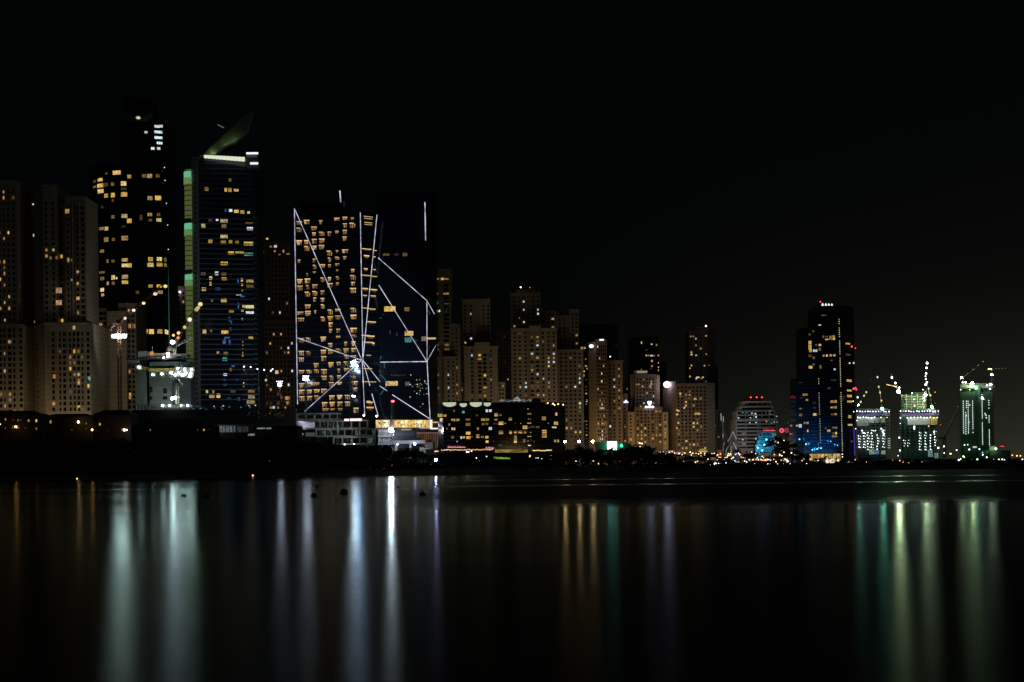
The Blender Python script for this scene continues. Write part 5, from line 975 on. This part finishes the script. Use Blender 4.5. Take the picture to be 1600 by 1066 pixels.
T.panel(338, 663.6, 392, 665.3, 657.6, CONC, 'fascia'); T.dot(341, 673.5, 656, .35, lampmat('l', 10))
light('POINT', 'work_light', P(352, 668, 652), 60, (.8, .9, 1), size=.5)
T = low('beach_pavilion', 'dark flat beach building with a white lit kitchen strip below the brown tower', 'building', (394, 466), 666, 650)
for x0, x1 in ((402, 414), (416, 424)): T.panel(x0, 668.5, x1, 670.5, 649, em('dim white strip', (.8, .85, .9), .25, 0, True, False), 'lit_strip')
T.panel(388, 678, 398, 681, 649, em('dim white strip', (0, 0, 0), 0), 'lit_strip'); T.dot(414, 714, 600, .25, lampmat('w', 5))

# ================================================================== SCREEN, DOME, SCULPTURE
T = Tower('outdoor_screen', 'large glowing pale green open-air screen among the dark trees', 'screen', 956, 800)
bx(T, 930, 691, 948, 712, 802, 1, 'hoarding', surf('green hoarding', (.02, .05, .035))); bx(T, 964, 693, 985, 712, 802, 1, 'hoarding', surf('green hoarding', (0, 0, 0)))
T.panel(949, 690, 963.5, 703.5, 800, em('screen glow', (.30, 1, .78), 9, 0, False, True), 'screen'); T.panel(948.4, 689.3, 964.1, 690, 799.8, STEEL, 'screen_frame'); bx(T, 950, 703.5, 951, 713, 800.2, .5, 'leg', STEEL); bx(T, 962, 703.5, 963, 713, 800.2, .5, 'leg', STEEL)
T.dot(971, 697, 798, .9, em('green glow lamp', (.05, .6, .35), 2.0), sz=1.4); light('POINT', 'screen_glow', P(956, 700, 794), 900, (.3, 1, .6), size=1.5)
b = MB(); b.bar(P(971, 697, 798.5), P(971, 712, 798.5), .12); b.build('lamp_pole', STEEL, T.r)
T = Tower('domed_kiosk', 'small domed pavilion with a golden lit dome in front of the window grid block', 'building', 1097, 900)
bx(T, 1091, 706.5, 1105, 716, 899, 4, 'wall', BEIGE); c = P(1098, 706, 901); b = MB()
vs, fs = [], []
for j in range(6):
    t = j / 5 * math.pi / 2
    for i in range(16): a = 2 * math.pi * i / 16; vs.append((c.x + 2.9 * math.cos(t) * math.cos(a), 901 + 2.9 * math.cos(t) * math.sin(a), c.z + 2.0 * math.sin(t)))
for j in range(5):
    for i in range(16): k = (i + 1) % 16; fs.append((j * 16 + i, j * 16 + k, (j + 1) * 16 + k, (j + 1) * 16 + i))
b.add(vs, fs); b.build('dome', em('golden dome glow', (.9, .62, .08), .32, 0, False, False), T.r); T.panel(1091.5, 705.2, 1105, 706.3, 897.6, em('dome rim', (1, .85, .35), .7, 0, False, False), 'rim_light')
T = Tower('gate_kiosk', 'small ochre gate kiosk lit from below, left of the twisting light sculpture', 'building', 1124, 880)
bx(T, 1121, 705, 1128, 714, 880, 3, 'wall', surf('ochre wall', (.5, .25, .1))); bx(T, 1120, 703, 1129.5, 705, 879, 4.6, 'cornice', surf('ochre wall', (0, 0, 0))); light('POINT', 'kiosk_lamp', P(1124, 714, 876), 260, (1, .6, .25), size=.3)
# twisting lattice of light
T = type('C', (), {})(); p = P(1138, 710, 1100); T.r = thing('light_sculpture', (p.x, 1100, 0), 'twisting white lit wire sculpture of curved strands between the slender tower and the stepped building', 'sculpture')
SM = em('strand glow', (.85, .85, .9), .3, 0, False, False); SD = em('strand faint glow', (.7, .7, .75), .06, 0, False, False)
S_ = [([(1126.3, 646), (1127, 652), (1129, 665)], SD, .3), ([(1126.4, 646), (1126.8, 657)], SM, .45), ([(1130, 651), (1130.3, 659)], SM, .45), ([(1130.2, 659), (1129.2, 671), (1129.8, 684), (1132, 692), (1130.3, 699), (1130, 712)], SD, .3), ([(1129.6, 678), (1129.7, 684)], SM, .35), ([(1131.5, 692), (1130, 700), (1130, 706)], SM, .4),
      ([(1145, 674), (1148, 681), (1150.5, 687)], SM, .35), ([(1145, 675), (1141, 684), (1137, 690)], SM, .28), ([(1146, 692), (1149, 698), (1151, 704)], SM, .45), ([(1145, 697), (1142, 701)], SM, .3), ([(1138, 698), (1135, 703), (1134, 712)], SM, .25), ([(1137, 690), (1141, 698), (1142, 706), (1138, 714)], SD, .25), ([(1150.5, 687), (1152, 697), (1151, 712)], SD, .25), ([(1132, 712), (1134, 703), (1139, 697), (1145, 692), (1150.5, 687)], SD, .25), ([(1129, 665), (1133, 680), (1137, 690)], SD, .22)]
for pts, m_, r_ in S_:
    b = MB()
    for i in range(len(pts) - 1): b.bar(P(*pts[i], 1100 + 3 * math.sin(i)), P(*pts[i + 1], 1100 + 3 * math.sin(i + 1)), r_ * .8)
    b.build('strand', m_, T.r)

# ================================================================== LAMPS (each a thing of its own)
CW = {'Y': 'lime', 'E': 'green', 'w': 'warm', 'a': 'amber', 'W': 'white', 'p': 'pinkish', 'l': 'violet-white', 'b': 'blue', 'r': 'red', 'g': 'green', 'y': 'yellow', 'G': 'pale green', 'c': 'turquoise'}
def street_lamp(px, py, Y, r, k, s, label, group, name='street_lamp'):
    p = P(px, py, Y); t = thing(name, (p.x, Y, 0), label, 'lamp', group)
    b = MB(); b.bar((p.x, Y + .4, 1.2 if Y > SH + 90 else 0), (p.x, Y + .4, p.z), .09, n=6); b.bar((p.x, Y + .4, p.z), (p.x, Y, p.z + r * .6), .07); b.build('pole', STEEL, t)
    b = MB(); b.ball(p, r, nu=8, nv=6, sz=.85); b.build('lamp_head', lampmat(k, s), t)
for i, (px, py) in enumerate(((882.6, 690), (904.7, 690), (925.8, 690))):
    street_lamp(px, py, 700, .62, 'w', 120, ['first', 'middle', 'right hand'][i] + ' of three tall warm lamps in a row left of the green screen', 'row of three tall warm lamps left of the screen')
street_lamp(681, 718.5, 600, .55, 'l', 200, 'violet-white ball lamp low among the dark trees under the golden pavilion', None)
def parse(txt, ox, oy, sc):
    out = []
    for e in txt.split():
        q = e.split(','); out.append((ox + float(q[0]) / sc, oy + float(q[1]) / sc, float(q[2]) / sc, q[3] if len(q) > 3 else 'w'))
    return out
def lampset(items, where, group, Y0, Y1, s=4.0):
    """one promenade lamp per light; each colour is counted from the left within its stretch"""
    items = sorted(items); cnt = {}
    for px, py, w, k in items:
        r = max(.26, min(.9, w / 2.6 * Y0 / F)); size = 'large' if r > .5 else 'small'; i = cnt.get((k, size), 0); cnt[(k, size)] = i + 1
        Y = rnd.uniform(Y0, Y1)
        street_lamp(px, py, Y, r, k, s * rnd.uniform(.5, 1.5), '%s %s lamp %s, %s' % (size, CW[k], where, ordi(i)), group)
A1 = parse('''210,305,14,p 20,330,16 65,350,10 255,325,12 315,325,9 360,335,12 400,320,10,a 470,325,8,p 230,355,13,p 465,355,14 400,370,12,p 300,435,14,a 305,485,12,p 340,470,8 530,430,14,p 570,400,12 600,330,12 640,325,10 700,355,15,p
750,335,10,a 580,500,10 570,540,12,W''', 1060, 680, 11.43)
lampset(A1, 'below the window grid block', 'promenade lamps below the window grid block', 640, 700)
A2 = parse('''605,400,12 635,402,12 690,370,10,p 725,395,10 755,400,10 720,500,12,W 655,490,16,W 640,520,14,W 675,505,10,W 700,445,10,W 740,455,12,W 780,460,14,W 810,440,8,W 850,495,12,W 895,330,12,y 930,335,14,y 905,362,12 880,370,10 865,398,12 835,400,8 950,420,8,W 980,400,8,y
1075,325,14,p 1092,350,12,p 1010,460,8,W 1030,485,10,W 1040,330,6,b 1070,480,8,W 1020,345,8,b''', 1060, 680, 11.43)
lampset(A2, 'around the light sculpture', 'promenade lamps around the light sculpture', 640, 700)
A3 = parse('''1250,325,10 1310,305,9,W 1380,330,8 1120,395,12,a 1160,400,14,a 1190,410,14 1190,440,12 1240,425,10,a 1265,440,12 1335,410,12,y 1380,435,14,a 1410,410,12,a 1430,440,14 1475,440,12 1500,380,8 1520,400,12,a 1560,440,10,a 1590,440,14,p 1145,460,10,W 1185,465,10,W 1220,480,8,W 1300,500,16,W 1360,510,11,W 1218,573,9,W 1243,573,9,W 1490,485,10 1330,440,8 1550,450,8''', 1060, 680, 11.43)
lampset(A3, 'below the stepped building', 'promenade lamps below the stepped building', 640, 700)
A4 = parse('''210,750,14,a 300,765,12,W 300,748,9,W 335,770,8 95,830,12 75,850,10,a 50,840,12,a 122,835,9,p 150,845,12,p 20,845,8,a 330,845,11,p 205,830,8,a 240,870,8 95,905,9,W 115,908,9,W 138,905,9,W 375,905,9,W 445,905,8,W 470,905,8,W 390,825,13 415,840,13,p 440,860,15,W 425,875,10,p 465,700,9 497,720,10,p
340,680,11,W 372,712,9 277,640,12,W 330,510,8,y 372,515,10,y 275,550,6 265,905,6''', 1190, 640, 10.66)
lampset(A4, 'under the red round sign', 'promenade lamps under the red round sign', 640, 700)
A5 = parse('''680,825,10,a 705,820,9 665,850,9 678,862,8 750,905,11,W 800,900,10,W 808,922,11,W 525,745,12,p 550,760,12,p 575,770,10,p 505,770,9 640,740,14,p 660,755,9,p 620,745,10,p 810,830,9,p 940,850,10,p 960,870,8 1270,845,10,p 1345,745,13,p 1345,790,8,p''', 1190, 640, 10.66)
lampset(A5, 'beside the yellow restaurant pavilion', 'promenade lamps beside the yellow restaurant pavilion', 660, 700)
A6 = parse('''315,1010,10,W 345,1018,10,l 362,1020,12,l 385,1000,12,b 455,992,8,a 470,998,7 515,995,9 540,995,8 490,1035,13,p 515,1025,10 530,1038,14,p 548,1030,10 555,1042,9,a 590,1040,10,p 578,1000,8,y 575,1010,7 635,1020,8,y 650,1030,10,y 755,1005,8 785,1005,10,y 45,985,11 15,1018,12,p 5,1030,11,a 28,1025,9,p 25,1048,8,p 165,1010,5 125,1022,5 520,940,12,G''', 1330, 580, 7.107)
lampset(A6, 'below the two left construction towers', 'promenade lamps below the two left construction towers', 640, 690)
A7 = parse('''155,900,12,G 30,865,9,p 30,928,11,G 95,935,7,y 175,995,10,G 195,988,9,W 230,970,9,y 220,960,6,g 300,992,14,W 358,990,12,G 520,990,12,W 568,990,12,G 602,990,11,W 622,992,12,W 700,990,12,G 718,992,11,W 745,997,12,G 800,990,12,W 410,945,8,W 450,970,11,p 452,1020,7 492,1024,9,W
605,1028,6 640,1026,6,W 678,1018,8,W 658,1018,6 730,1018,6 770,1020,6 808,1030,9,p 790,1018,6 700,950,6,a 745,955,6,a 780,955,5,a 90,1010,5,y 378,890,6,g''', 1470, 560, 6.27)
lampset(A7, 'along the shore at the far right', 'shore lamps at the far right', 640, 690, 8.0)
A8 = parse('''283,640,6 300,640,5 318,640,6 450,618,5,W 477,646,7,W 535,605,10,b 898,597,9,a 895,605,6 945,618,8,W 962,618,8,W 995,625,6,W 1070,628,6,W 1152,640,8,W 1160,628,5,W 1070,600,4 1245,600,7,a 1248,615,8,a 1280,645,7,W 1272,655,6,W 1303,640,7,W 1330,628,4,W 1355,628,9,a 1362,635,8,W 1395,642,8,W 1410,638,6,W 1425,640,8,W 1452,645,9,W 1468,665,4 1455,683,5,W 370,568,8,W 385,566,6,W 410,560,5''', 660, 600, 5.333)
lampset(A8, 'among trees before the long glass hotel', 'lamps among the trees before the long hotel', 620, 680)
A9 = parse('''400,980,8 404,992,9 412,996,8,W 440,980,5,y 462,895,10,a 492,893,9,p 485,910,7,p 490,872,14,y 505,874,12,y 490,990,6,W 500,985,5,W 505,1003,7,W 595,995,6,W 590,1005,5,W 610,1008,7,W 675,992,10,G 688,988,10,W 770,985,7 722,1005,4 760,1000,4,G 605,935,11,a 620,930,9,p 640,925,9,a 600,922,8,p 680,930,10,p 698,925,9,a 715,935,10,p 740,938,7,p 655,940,5 780,935,6''', 880, 480, 4.1)
lampset(A9, 'between the green screen and the domed kiosk', 'promenade lamps between the green screen and the domed kiosk', 640, 700)
A10 = parse('''70,670,9 105,700,6 515,728,5,W 580,728,4 635,728,4 908,733,12,y 1060,735,6''', 400, 580, 5)
lampset(A10, 'low on the dark beach below the podium', 'beach lamps below the podium', 570, 600, 2.0)
A11 = parse('''840,355,5 1170,378,7 1232,376,5 1258,376,6 1300,373,8,p 1315,370,8,a 1328,372,8,p 1340,364,11,p 1352,370,10,p 1365,374,8,a 1385,372,9,p 1575,372,10,l 1588,378,8,W 290,322,3''', 0, 620, 4)
lampset(A11, 'on the dark beach below the hipped roof', 'beach lamps below the hipped roof', 590, 640, 3.0)
# lamps at the waterline
for i, (px, py, k, s) in enumerate(((120.5, 751, 'a', 5), (21.5, 755, 'a', 1.2), (60, 753, 'a', .8), (395, 746, 'w', 6))):
    street_lamp(px, py - 3, 485 + (i * 3), .22, k, s, ['amber lamp post standing at the water edge below the grooved beige tower', 'very faint amber post lamp in the shallows at the far left', 'faint amber post lamp in the shallows left of the brighter amber one', 'small warm post lamp at the water edge below the brown tower'][i], None, 'shore_lamp')
# awning stalls with warm fronts
for i, (x0, x1, y0, y1, k) in enumerate(((1096, 1102, 713, 717, 'gold'), (1027, 1041, 704.5, 709, 'salmon'), (1043, 1055, 704, 708.6, 'salmon'), (1056, 1071, 706, 710, 'salmon'), (1110, 1119, 714, 719, 'ochre'), (1136, 1144, 708, 713, 'yellow'), (1156, 1165, 713, 717, 'ochre'), (1178, 1187, 715, 720, 'ochre'), (1191, 1203, 708, 713, 'brown'), (1205, 1216, 709, 714, 'brown'), (1235, 1248, 709, 715, 'blush'), (1223, 1232, 716, 721, 'yellow'), (1116, 1128, 719, 728, 'grey'), (1140, 1150, 717, 724, 'bluish grey'), (1321, 1328, 721, 725, 'blush'))):
    c_ = {'gold': ((1, .7, .2), .4), 'salmon': ((1, .45, .28), .3), 'ochre': ((.9, .45, .1), .3), 'yellow': ((1, .75, .3), .5), 'brown': ((.7, .28, .06), .18), 'blush': ((1, .7, .6), .55), 'grey': ((.6, .7, .55), .16), 'bluish grey': ((.3, .38, .5), .1)}[k]
    near = ['under the golden dome', 'third stall left of the golden dome', 'second stall left of the golden dome', 'next stall left of the golden dome', 'just right of the golden dome', 'at the foot of the light sculpture', 'right of the light sculpture', 'below the turquoise terraces', 'left one below the red round sign', 'right one below the red round sign', 'left of the yellow restaurant', 'low below the red round sign', 'lowest stall left of the light sculpture', 'lowest stall right of the light sculpture', 'right of the yellow restaurant'][i]
    T = Tower('market_stall', 'small market stall with %s lit front, %s' % (k, near), 'stall', (x0 + x1) / 2, 720, 'lit market stalls on the promenade')
    bx(T, x0, y0 - 1.2, x1, y0 - .2, 717, 5, 'awning', surf('stall canvas', (.3, .2, .12))); T.panel(x0 + .4, y0, x1 - .4, y1, 719, em('stall front ' + k, c_[0], c_[1], 0, True, False), 'lit_front'); bx(T, x0, y0, x0 + .5, 728, 718, .3, 'post', STEEL); bx(T, x1 - .5, y0, x1, 728, 718, .3, 'post', STEEL)
    bx(T, x0, y1, x1, min(y1 + 3, 728), 718.4, .6, 'counter', DARKB)
T = Tower('green_awning', 'bright green lit sloping awning on the shore in front of the long hotel', 'awning', 784, 620)
a, c = P(771.5, 714, 620), P(797, 713, 620); lo = P(771.5, 717.5, 620).z; b = MB(); b.prism([(a.x, 619), (c.x, 619), (c.x, 621), (a.x, 621)], lo, [a.z - .0, c.z - .6, c.z - .6, a.z]); b.build('canopy', em('green awning light', (.35, .75, .06), .45, 0, True, False), T.r)
bx(T, 772, 717.5, 772.8, 726, 620, .2, 'post', STEEL); bx(T, 794, 717.5, 794.8, 726, 620, .2, 'post', STEEL)

# ================================================================== TREES
def tree_mesh(seed, H, W, dense):
    rg = random.Random(seed); b = MB(); b.bar((0, 0, 0), (rg.uniform(-.2, .2), 0, H * .45), .28, r2=.18, n=7)
    ends = []
    for k in range(6):
        a = k * 1.05 + rg.random(); e = (math.cos(a) * W * .3, math.sin(a) * W * .3, H * rg.uniform(.55, .85)); b.bar((0, 0, H * .35 + .2 * k), e, .13, r2=.04, n=5); ends.append(e)
    t = b.mesh('trunk', BARK); c = MB(); cl = []
    for e in ends + [(0, 0, H * .85)]:
        for q in range(4): cl.append((e[0] + rg.gauss(0, W * .13), e[1] + rg.gauss(0, W * .13), e[2] + rg.gauss(0, H * .09), rg.uniform(.10, .2) * W))
    for i in range(dense):
        x, y, z, r_ = rg.choice(cl); d = Vector((rg.gauss(0, 1), rg.gauss(0, 1), rg.gauss(0, .8))).normalized() * r_ * rg.uniform(.5, 1.1); p = Vector((x, y, z)) + d
        n = Vector((rg.gauss(0, 1), rg.gauss(0, 1), rg.gauss(0, 1))).normalized(); u = n.orthogonal().normalized() * rg.uniform(.18, .38); v = n.cross(u)
        c.add([p - u - v * .5, p + u - v * .5, p + u * .6 + v, p - u * .6 + v], [(0, 1, 2, 3)])
    return t, c.mesh('crown', LEAF)
def palm_mesh(seed, H):
    rg = random.Random(seed); b = MB(); pr = None; lean = rg.uniform(-.6, .6)
    for i in range(7):
        t = i / 6; q = (lean * t * t, 0, H * t)
        if pr: b.bar(pr, q, .2 - .015 * i, n=7)
        pr = q
    tk = b.mesh('trunk', BARK); c = MB()
    for k in range(20):
        a = 2 * math.pi * k / 20 + rg.random() * .3; el = rg.uniform(-.2, 1.1); L = rg.uniform(2.4, 3.4); p0 = Vector(pr); d = Vector((math.cos(a) * math.cos(el), math.sin(a) * math.cos(el), math.sin(el)))
        side = Vector((-math.sin(a), math.cos(a), 0)); last = p0
        for j in range(8):
            t = (j + 1) / 8; p = p0 + d * (L * t) + Vector((0, 0, -1.6 * t * t)); w = .5 * (1 - t * .75)
            c.add([last, p, p + side * w + Vector((0, 0, -.35)), last + side * (w + .05) + Vector((0, 0, -.3))], [(0, 1, 2, 3)]); c.add([last, p, p - side * w + Vector((0, 0, -.35)), last - side * (w + .05) + Vector((0, 0, -.3))], [(0, 1, 2, 3)]); last = p
    return tk, c.mesh('crown', LEAF)
KT = [tree_mesh(s, 9, 9, 1100) for s in (1, 2, 3)]; KP = [palm_mesh(s, 8.5) for s in (4, 5)]
STRETCH = [(0, 150, 'below the leftmost villas'), (150, 335, 'below the grey hipped roof'), (335, 470, 'in front of the glazed pavilion'), (470, 690, 'under the concrete podium'), (690, 880, 'in front of the long low hotel'), (880, 1060, 'around the green screen'), (1060, 1240, 'below the stepped building'), (1240, 1340, 'beside the yellow restaurant'), (1340, 1600, 'at the feet of the construction towers')]
def topline(px):      # height of the dark tree line in the photograph
    P_ = [(0, 690), (150, 688), (260, 686), (336, 684), (400, 683), (455, 684), (520, 694), (560, 700), (620, 716), (690, 717), (760, 716), (820, 716), (870, 705), (900, 696), (945, 706), (985, 694), (1010, 700), (1060, 716), (1120, 729), (1190, 727), (1230, 724), (1300, 724), (1340, 716), (1400, 718), (1500, 720), (1600, 722)]
    for (a, b_), (c, d) in zip(P_, P_[1:]):
        if a <= px <= c: return b_ + (d - b_) * (px - a) / (c - a)
    return 716
plan = []
px = -12.0
while px < 1612:
    yt = topline(min(max(px, 0), 1600)) + rnd.uniform(-1, 5); Y = rnd.uniform(575, 615); plan.append([px, yt, Y, 't' if rnd.random() < .72 else 'p']); px += rnd.uniform(9, 15) if yt < 712 else rnd.uniform(12, 20)
px = -5
while px < 690: plan.append([px, topline(max(px, 0)) + rnd.uniform(14, 24), rnd.uniform(555, 570), 't']); px += rnd.uniform(11, 16)
for q in ((1012, 696, 640, 'p'), (1020, 700, 650, 'p'), (1046, 708, 640, 'p'), (1062, 709, 640, 'p'), (985, 699, 650, 'p'), (940, 702, 640, 'p'), (1207, 690, 660, 'p'), (1214, 682, 665, 'p'), (1221, 686, 690, 'p'), (1228, 690, 670, 'p'), (1238, 704, 690, 't'), (1243, 702, 680, 'p'), (1216, 699, 655, 'p'), (1231, 702, 655, 'p'), (1225, 697, 668, 'p'), (1239, 693, 680, 'p'), (1290, 712, 690, 'p'), (1281, 715, 690, 't'), (1273, 716, 690, 'p'), (1306, 716, 690, 'p'), (1004, 700, 640, 'p'), (993, 697, 640, 't'), (640, 700, 800, 't'), (650, 703, 800, 't'), (628, 702, 800, 't'), (575, 699, 850, 'p'), (597, 699, 850, 'p'), (583, 702, 850, 't'), (606, 700, 850, 't'), (953, 700, 640, 'p'),
          (1107, 708, 640, 't'), (1152, 702, 660, 'p'), (1168, 706, 655, 't'), (1076, 712, 650, 't'), (1085, 716, 650, 'p'), (1130, 716, 640, 't'), (1180, 708, 650, 'p'), (1252, 708, 660, 't'), (1259, 712, 660, 'p')): plan.append(list(q))
plan.sort(key=lambda q: q[0]); cnt = {}
for px, yt, Y, k in plan:
    j = rnd.randrange(3 if k == 't' else 2); tk, cr = (KT if k == 't' else KP)[j]; st = next((s for s in STRETCH if s[0] <= px < s[1]), STRETCH[0] if px < 0 else STRETCH[-1]); key = (st[2], k); i = cnt.get(key, 0); cnt[key] = i + 1
    base = 1.5 if Y < 640 else 1.6; H_ = P(px, yt, Y).z - base; sc = H_ / (9.4 if k == 't' else 9.2); sc = max(sc, .25); x = P(px, 710, Y).x; wide = 1.0
    if k == 't' and sc < .8: wide = min(1.8, .85 / sc)
    lab = ('%s %s %s, %s there' % ('dark broad leafy tree' if k == 't' else 'dark feathery palm', '', st[2], (ORD[i] + (' ' if i == 0 else ' from left')) if i < len(ORD) else 'far right')).replace('  ', ' ')
    if i >= len(ORD): lab = '%s %s, number %d from the left there' % ('dark broad leafy tree' if k == 't' else 'dark feathery palm', st[2], i + 1)
    t = thing('palm_tree' if k == 'p' else 'leafy_tree', (x, Y, base), lab.strip(), 'tree', 'dark trees and palms along the beach')
    t.scale = (sc * wide, sc * wide, sc); t.rotation_euler = (0, 0, rnd.uniform(0, 6.28))
    for nm, me in (('trunk', tk), ('crown', cr)): o = bpy.data.objects.new(nm, me); col.objects.link(o); o.parent = t
# low dark hedge mass behind and below the tree line closes the shore band
b = MB(); rg = random.Random(77)
for i in range(9000):
    px = rg.uniform(-20, 1620); Y = rg.uniform(560, 618); yt = max(topline(min(max(px, 0), 1600)) + 6, 712); H_ = max(.8, P(px, yt, Y).z - 1.3); x = P(px, 720, Y).x
    p = Vector((x, Y, 1.3 + rg.random() ** .8 * H_)); n = Vector((rg.gauss(0, 1), rg.gauss(0, 1), rg.gauss(0, 1))).normalized(); u = n.orthogonal().normalized() * rg.uniform(.4, .9); v = n.cross(u) * .8
    b.add([p - u - v, p + u - v, p + u * .5 + v, p - u * .5 + v], [(0, 1, 2, 3)])
tag(b.build('shrubs', LEAF), 'dense dark shrubs and hedges growing all along the top of the beach', 'shrubs', kind='stuff')
# sea wall / dark hotels of the beach front
for i, (x0, x1, yt, Y) in enumerate(((-30, 120, 700, 628), (124, 270, 700, 630), (274, 420, 698, 628), (424, 560, 703, 630))):
    T = Tower('beach_wall', ['plain dark garden wall below the leftmost villas', 'plain dark garden wall below the grooved beige tower and grey site', 'plain dark garden wall below the glazed pavilion', 'plain dark garden wall below the stepped podium'][i], 'wall', (x0 + x1) / 2, Y); T.block([(x0, Y), (x1, Y)], yt, DARKB, depth=1)

# ================================================================== BUOYS
for i, (px, py, r_) in enumerate(((322, 765, .4), (490, 764, .42), (537, 760.5, .55), (660, 762, .42), (240, 755, .3), (287, 764.5, .35), (495.5, 753, .35), (622, 753, .25))):
    d = 3.0 / ((py + (px - 800) * math.tan(ROLL) - HY) / F); p = P(px, py, d); t = thing('mooring_buoy', (p.x, d, 0), ['dark low buoy below the green lit column', 'black buoy under the left edge of the hotel slab reflections', 'largest black buoy, left of the blue reflection', 'black buoy right of the brightest white reflection', 'tiny buoy near the shore left of the wide pale reflection', 'small flat buoy inside the wide pale reflection', 'tiny buoy close to the shore, above the black buoy under the hotel slab', 'tiny buoy close to the shore inside the brightest white reflection'][i], 'buoy', 'dark buoys floating off the beach')
    b = MB(); b.ball((p.x, d, r_ * .3), r_, sz=.8, nu=12, nv=8); b.build('float', RUBBER, t); b = MB(); b.bar((p.x, d, r_), (p.x, d, r_ * 1.5), r_ * .12); b.build('ring', STEEL, t)

# ================================================================== WORLD, MOONLIGHT, VIEW
w = bpy.data.worlds.new('World'); scene.world = w; w.use_nodes = True; n, l = w.node_tree.nodes, w.node_tree.links; bg = n['Background']
sky = n.new('ShaderNodeTexSky'); sky.sky_type = 'NISHITA'; sky.sun_disc = False; sky.sun_elevation = R(-4); sky.sun_rotation = R(35)
tc = n.new('ShaderNodeTexCoord'); sp = n.new('ShaderNodeSeparateXYZ'); l.new(tc.outputs['Generated'], sp.inputs[0])
def mth(op, a, b=None, clamp=False):
    m = n.new('ShaderNodeMath'); m.operation = op; m.use_clamp = clamp
    for i, x in enumerate((a, b)):
        if x is None: continue
        if isinstance(x, (int, float)): m.inputs[i].default_value = x
        else: l.new(x, m.inputs[i])
    return m.outputs[0]
el = mth('ABSOLUTE', sp.outputs[2]); glow = mth('POWER', 2.718, mth('MULTIPLY', el, -19.0)); az = mth('MULTIPLY_ADD', sp.outputs[0], 2.9); n_az = az.node; n_az.inputs[2].default_value = 0.02
azc = mth('MAXIMUM', mth('MINIMUM', az, 1.0), 0.06); g = mth('MULTIPLY', glow, azc)
mixc = n.new('ShaderNodeMix'); mixc.data_type = 'RGBA'; mixc.inputs[6].default_value = (.0006, .0009, .0010, 1); mixc.inputs[7].default_value = (.026, .0262, .0188, 1); l.new(g, mixc.inputs[0])
sc_ = n.new('ShaderNodeVectorMath'); sc_.operation = 'SCALE'; l.new(sky.outputs[0], sc_.inputs[0]); sc_.inputs['Scale'].default_value = 0.0004
ad = n.new('ShaderNodeVectorMath'); ad.operation = 'ADD'; l.new(mixc.outputs[2], ad.inputs[0]); l.new(sc_.outputs[0], ad.inputs[1]); l.new(ad.outputs[0], bg.inputs[0]); bg.inputs[1].default_value = 1.0
s = bpy.data.lights.new('moonlight', 'SUN'); s.energy = 0.013; s.angle = R(0.5); s.color = (.75, .93, 1); so = bpy.data.objects.new('moonlight', s); col.objects.link(so)
so.rotation_euler = (R(58), 0, R(-25))
scene.view_settings.view_transform = 'Standard'; scene.view_settings.look = 'None'; scene.view_settings.exposure = 0.0; scene.view_settings.gamma = 1
cy = scene.cycles; cy.use_denoising = True; cy.max_bounces = 4; cy.diffuse_bounces = 2; cy.glossy_bounces = 2; cy.sample_clamp_indirect = 2.0; cy.use_light_tree = True
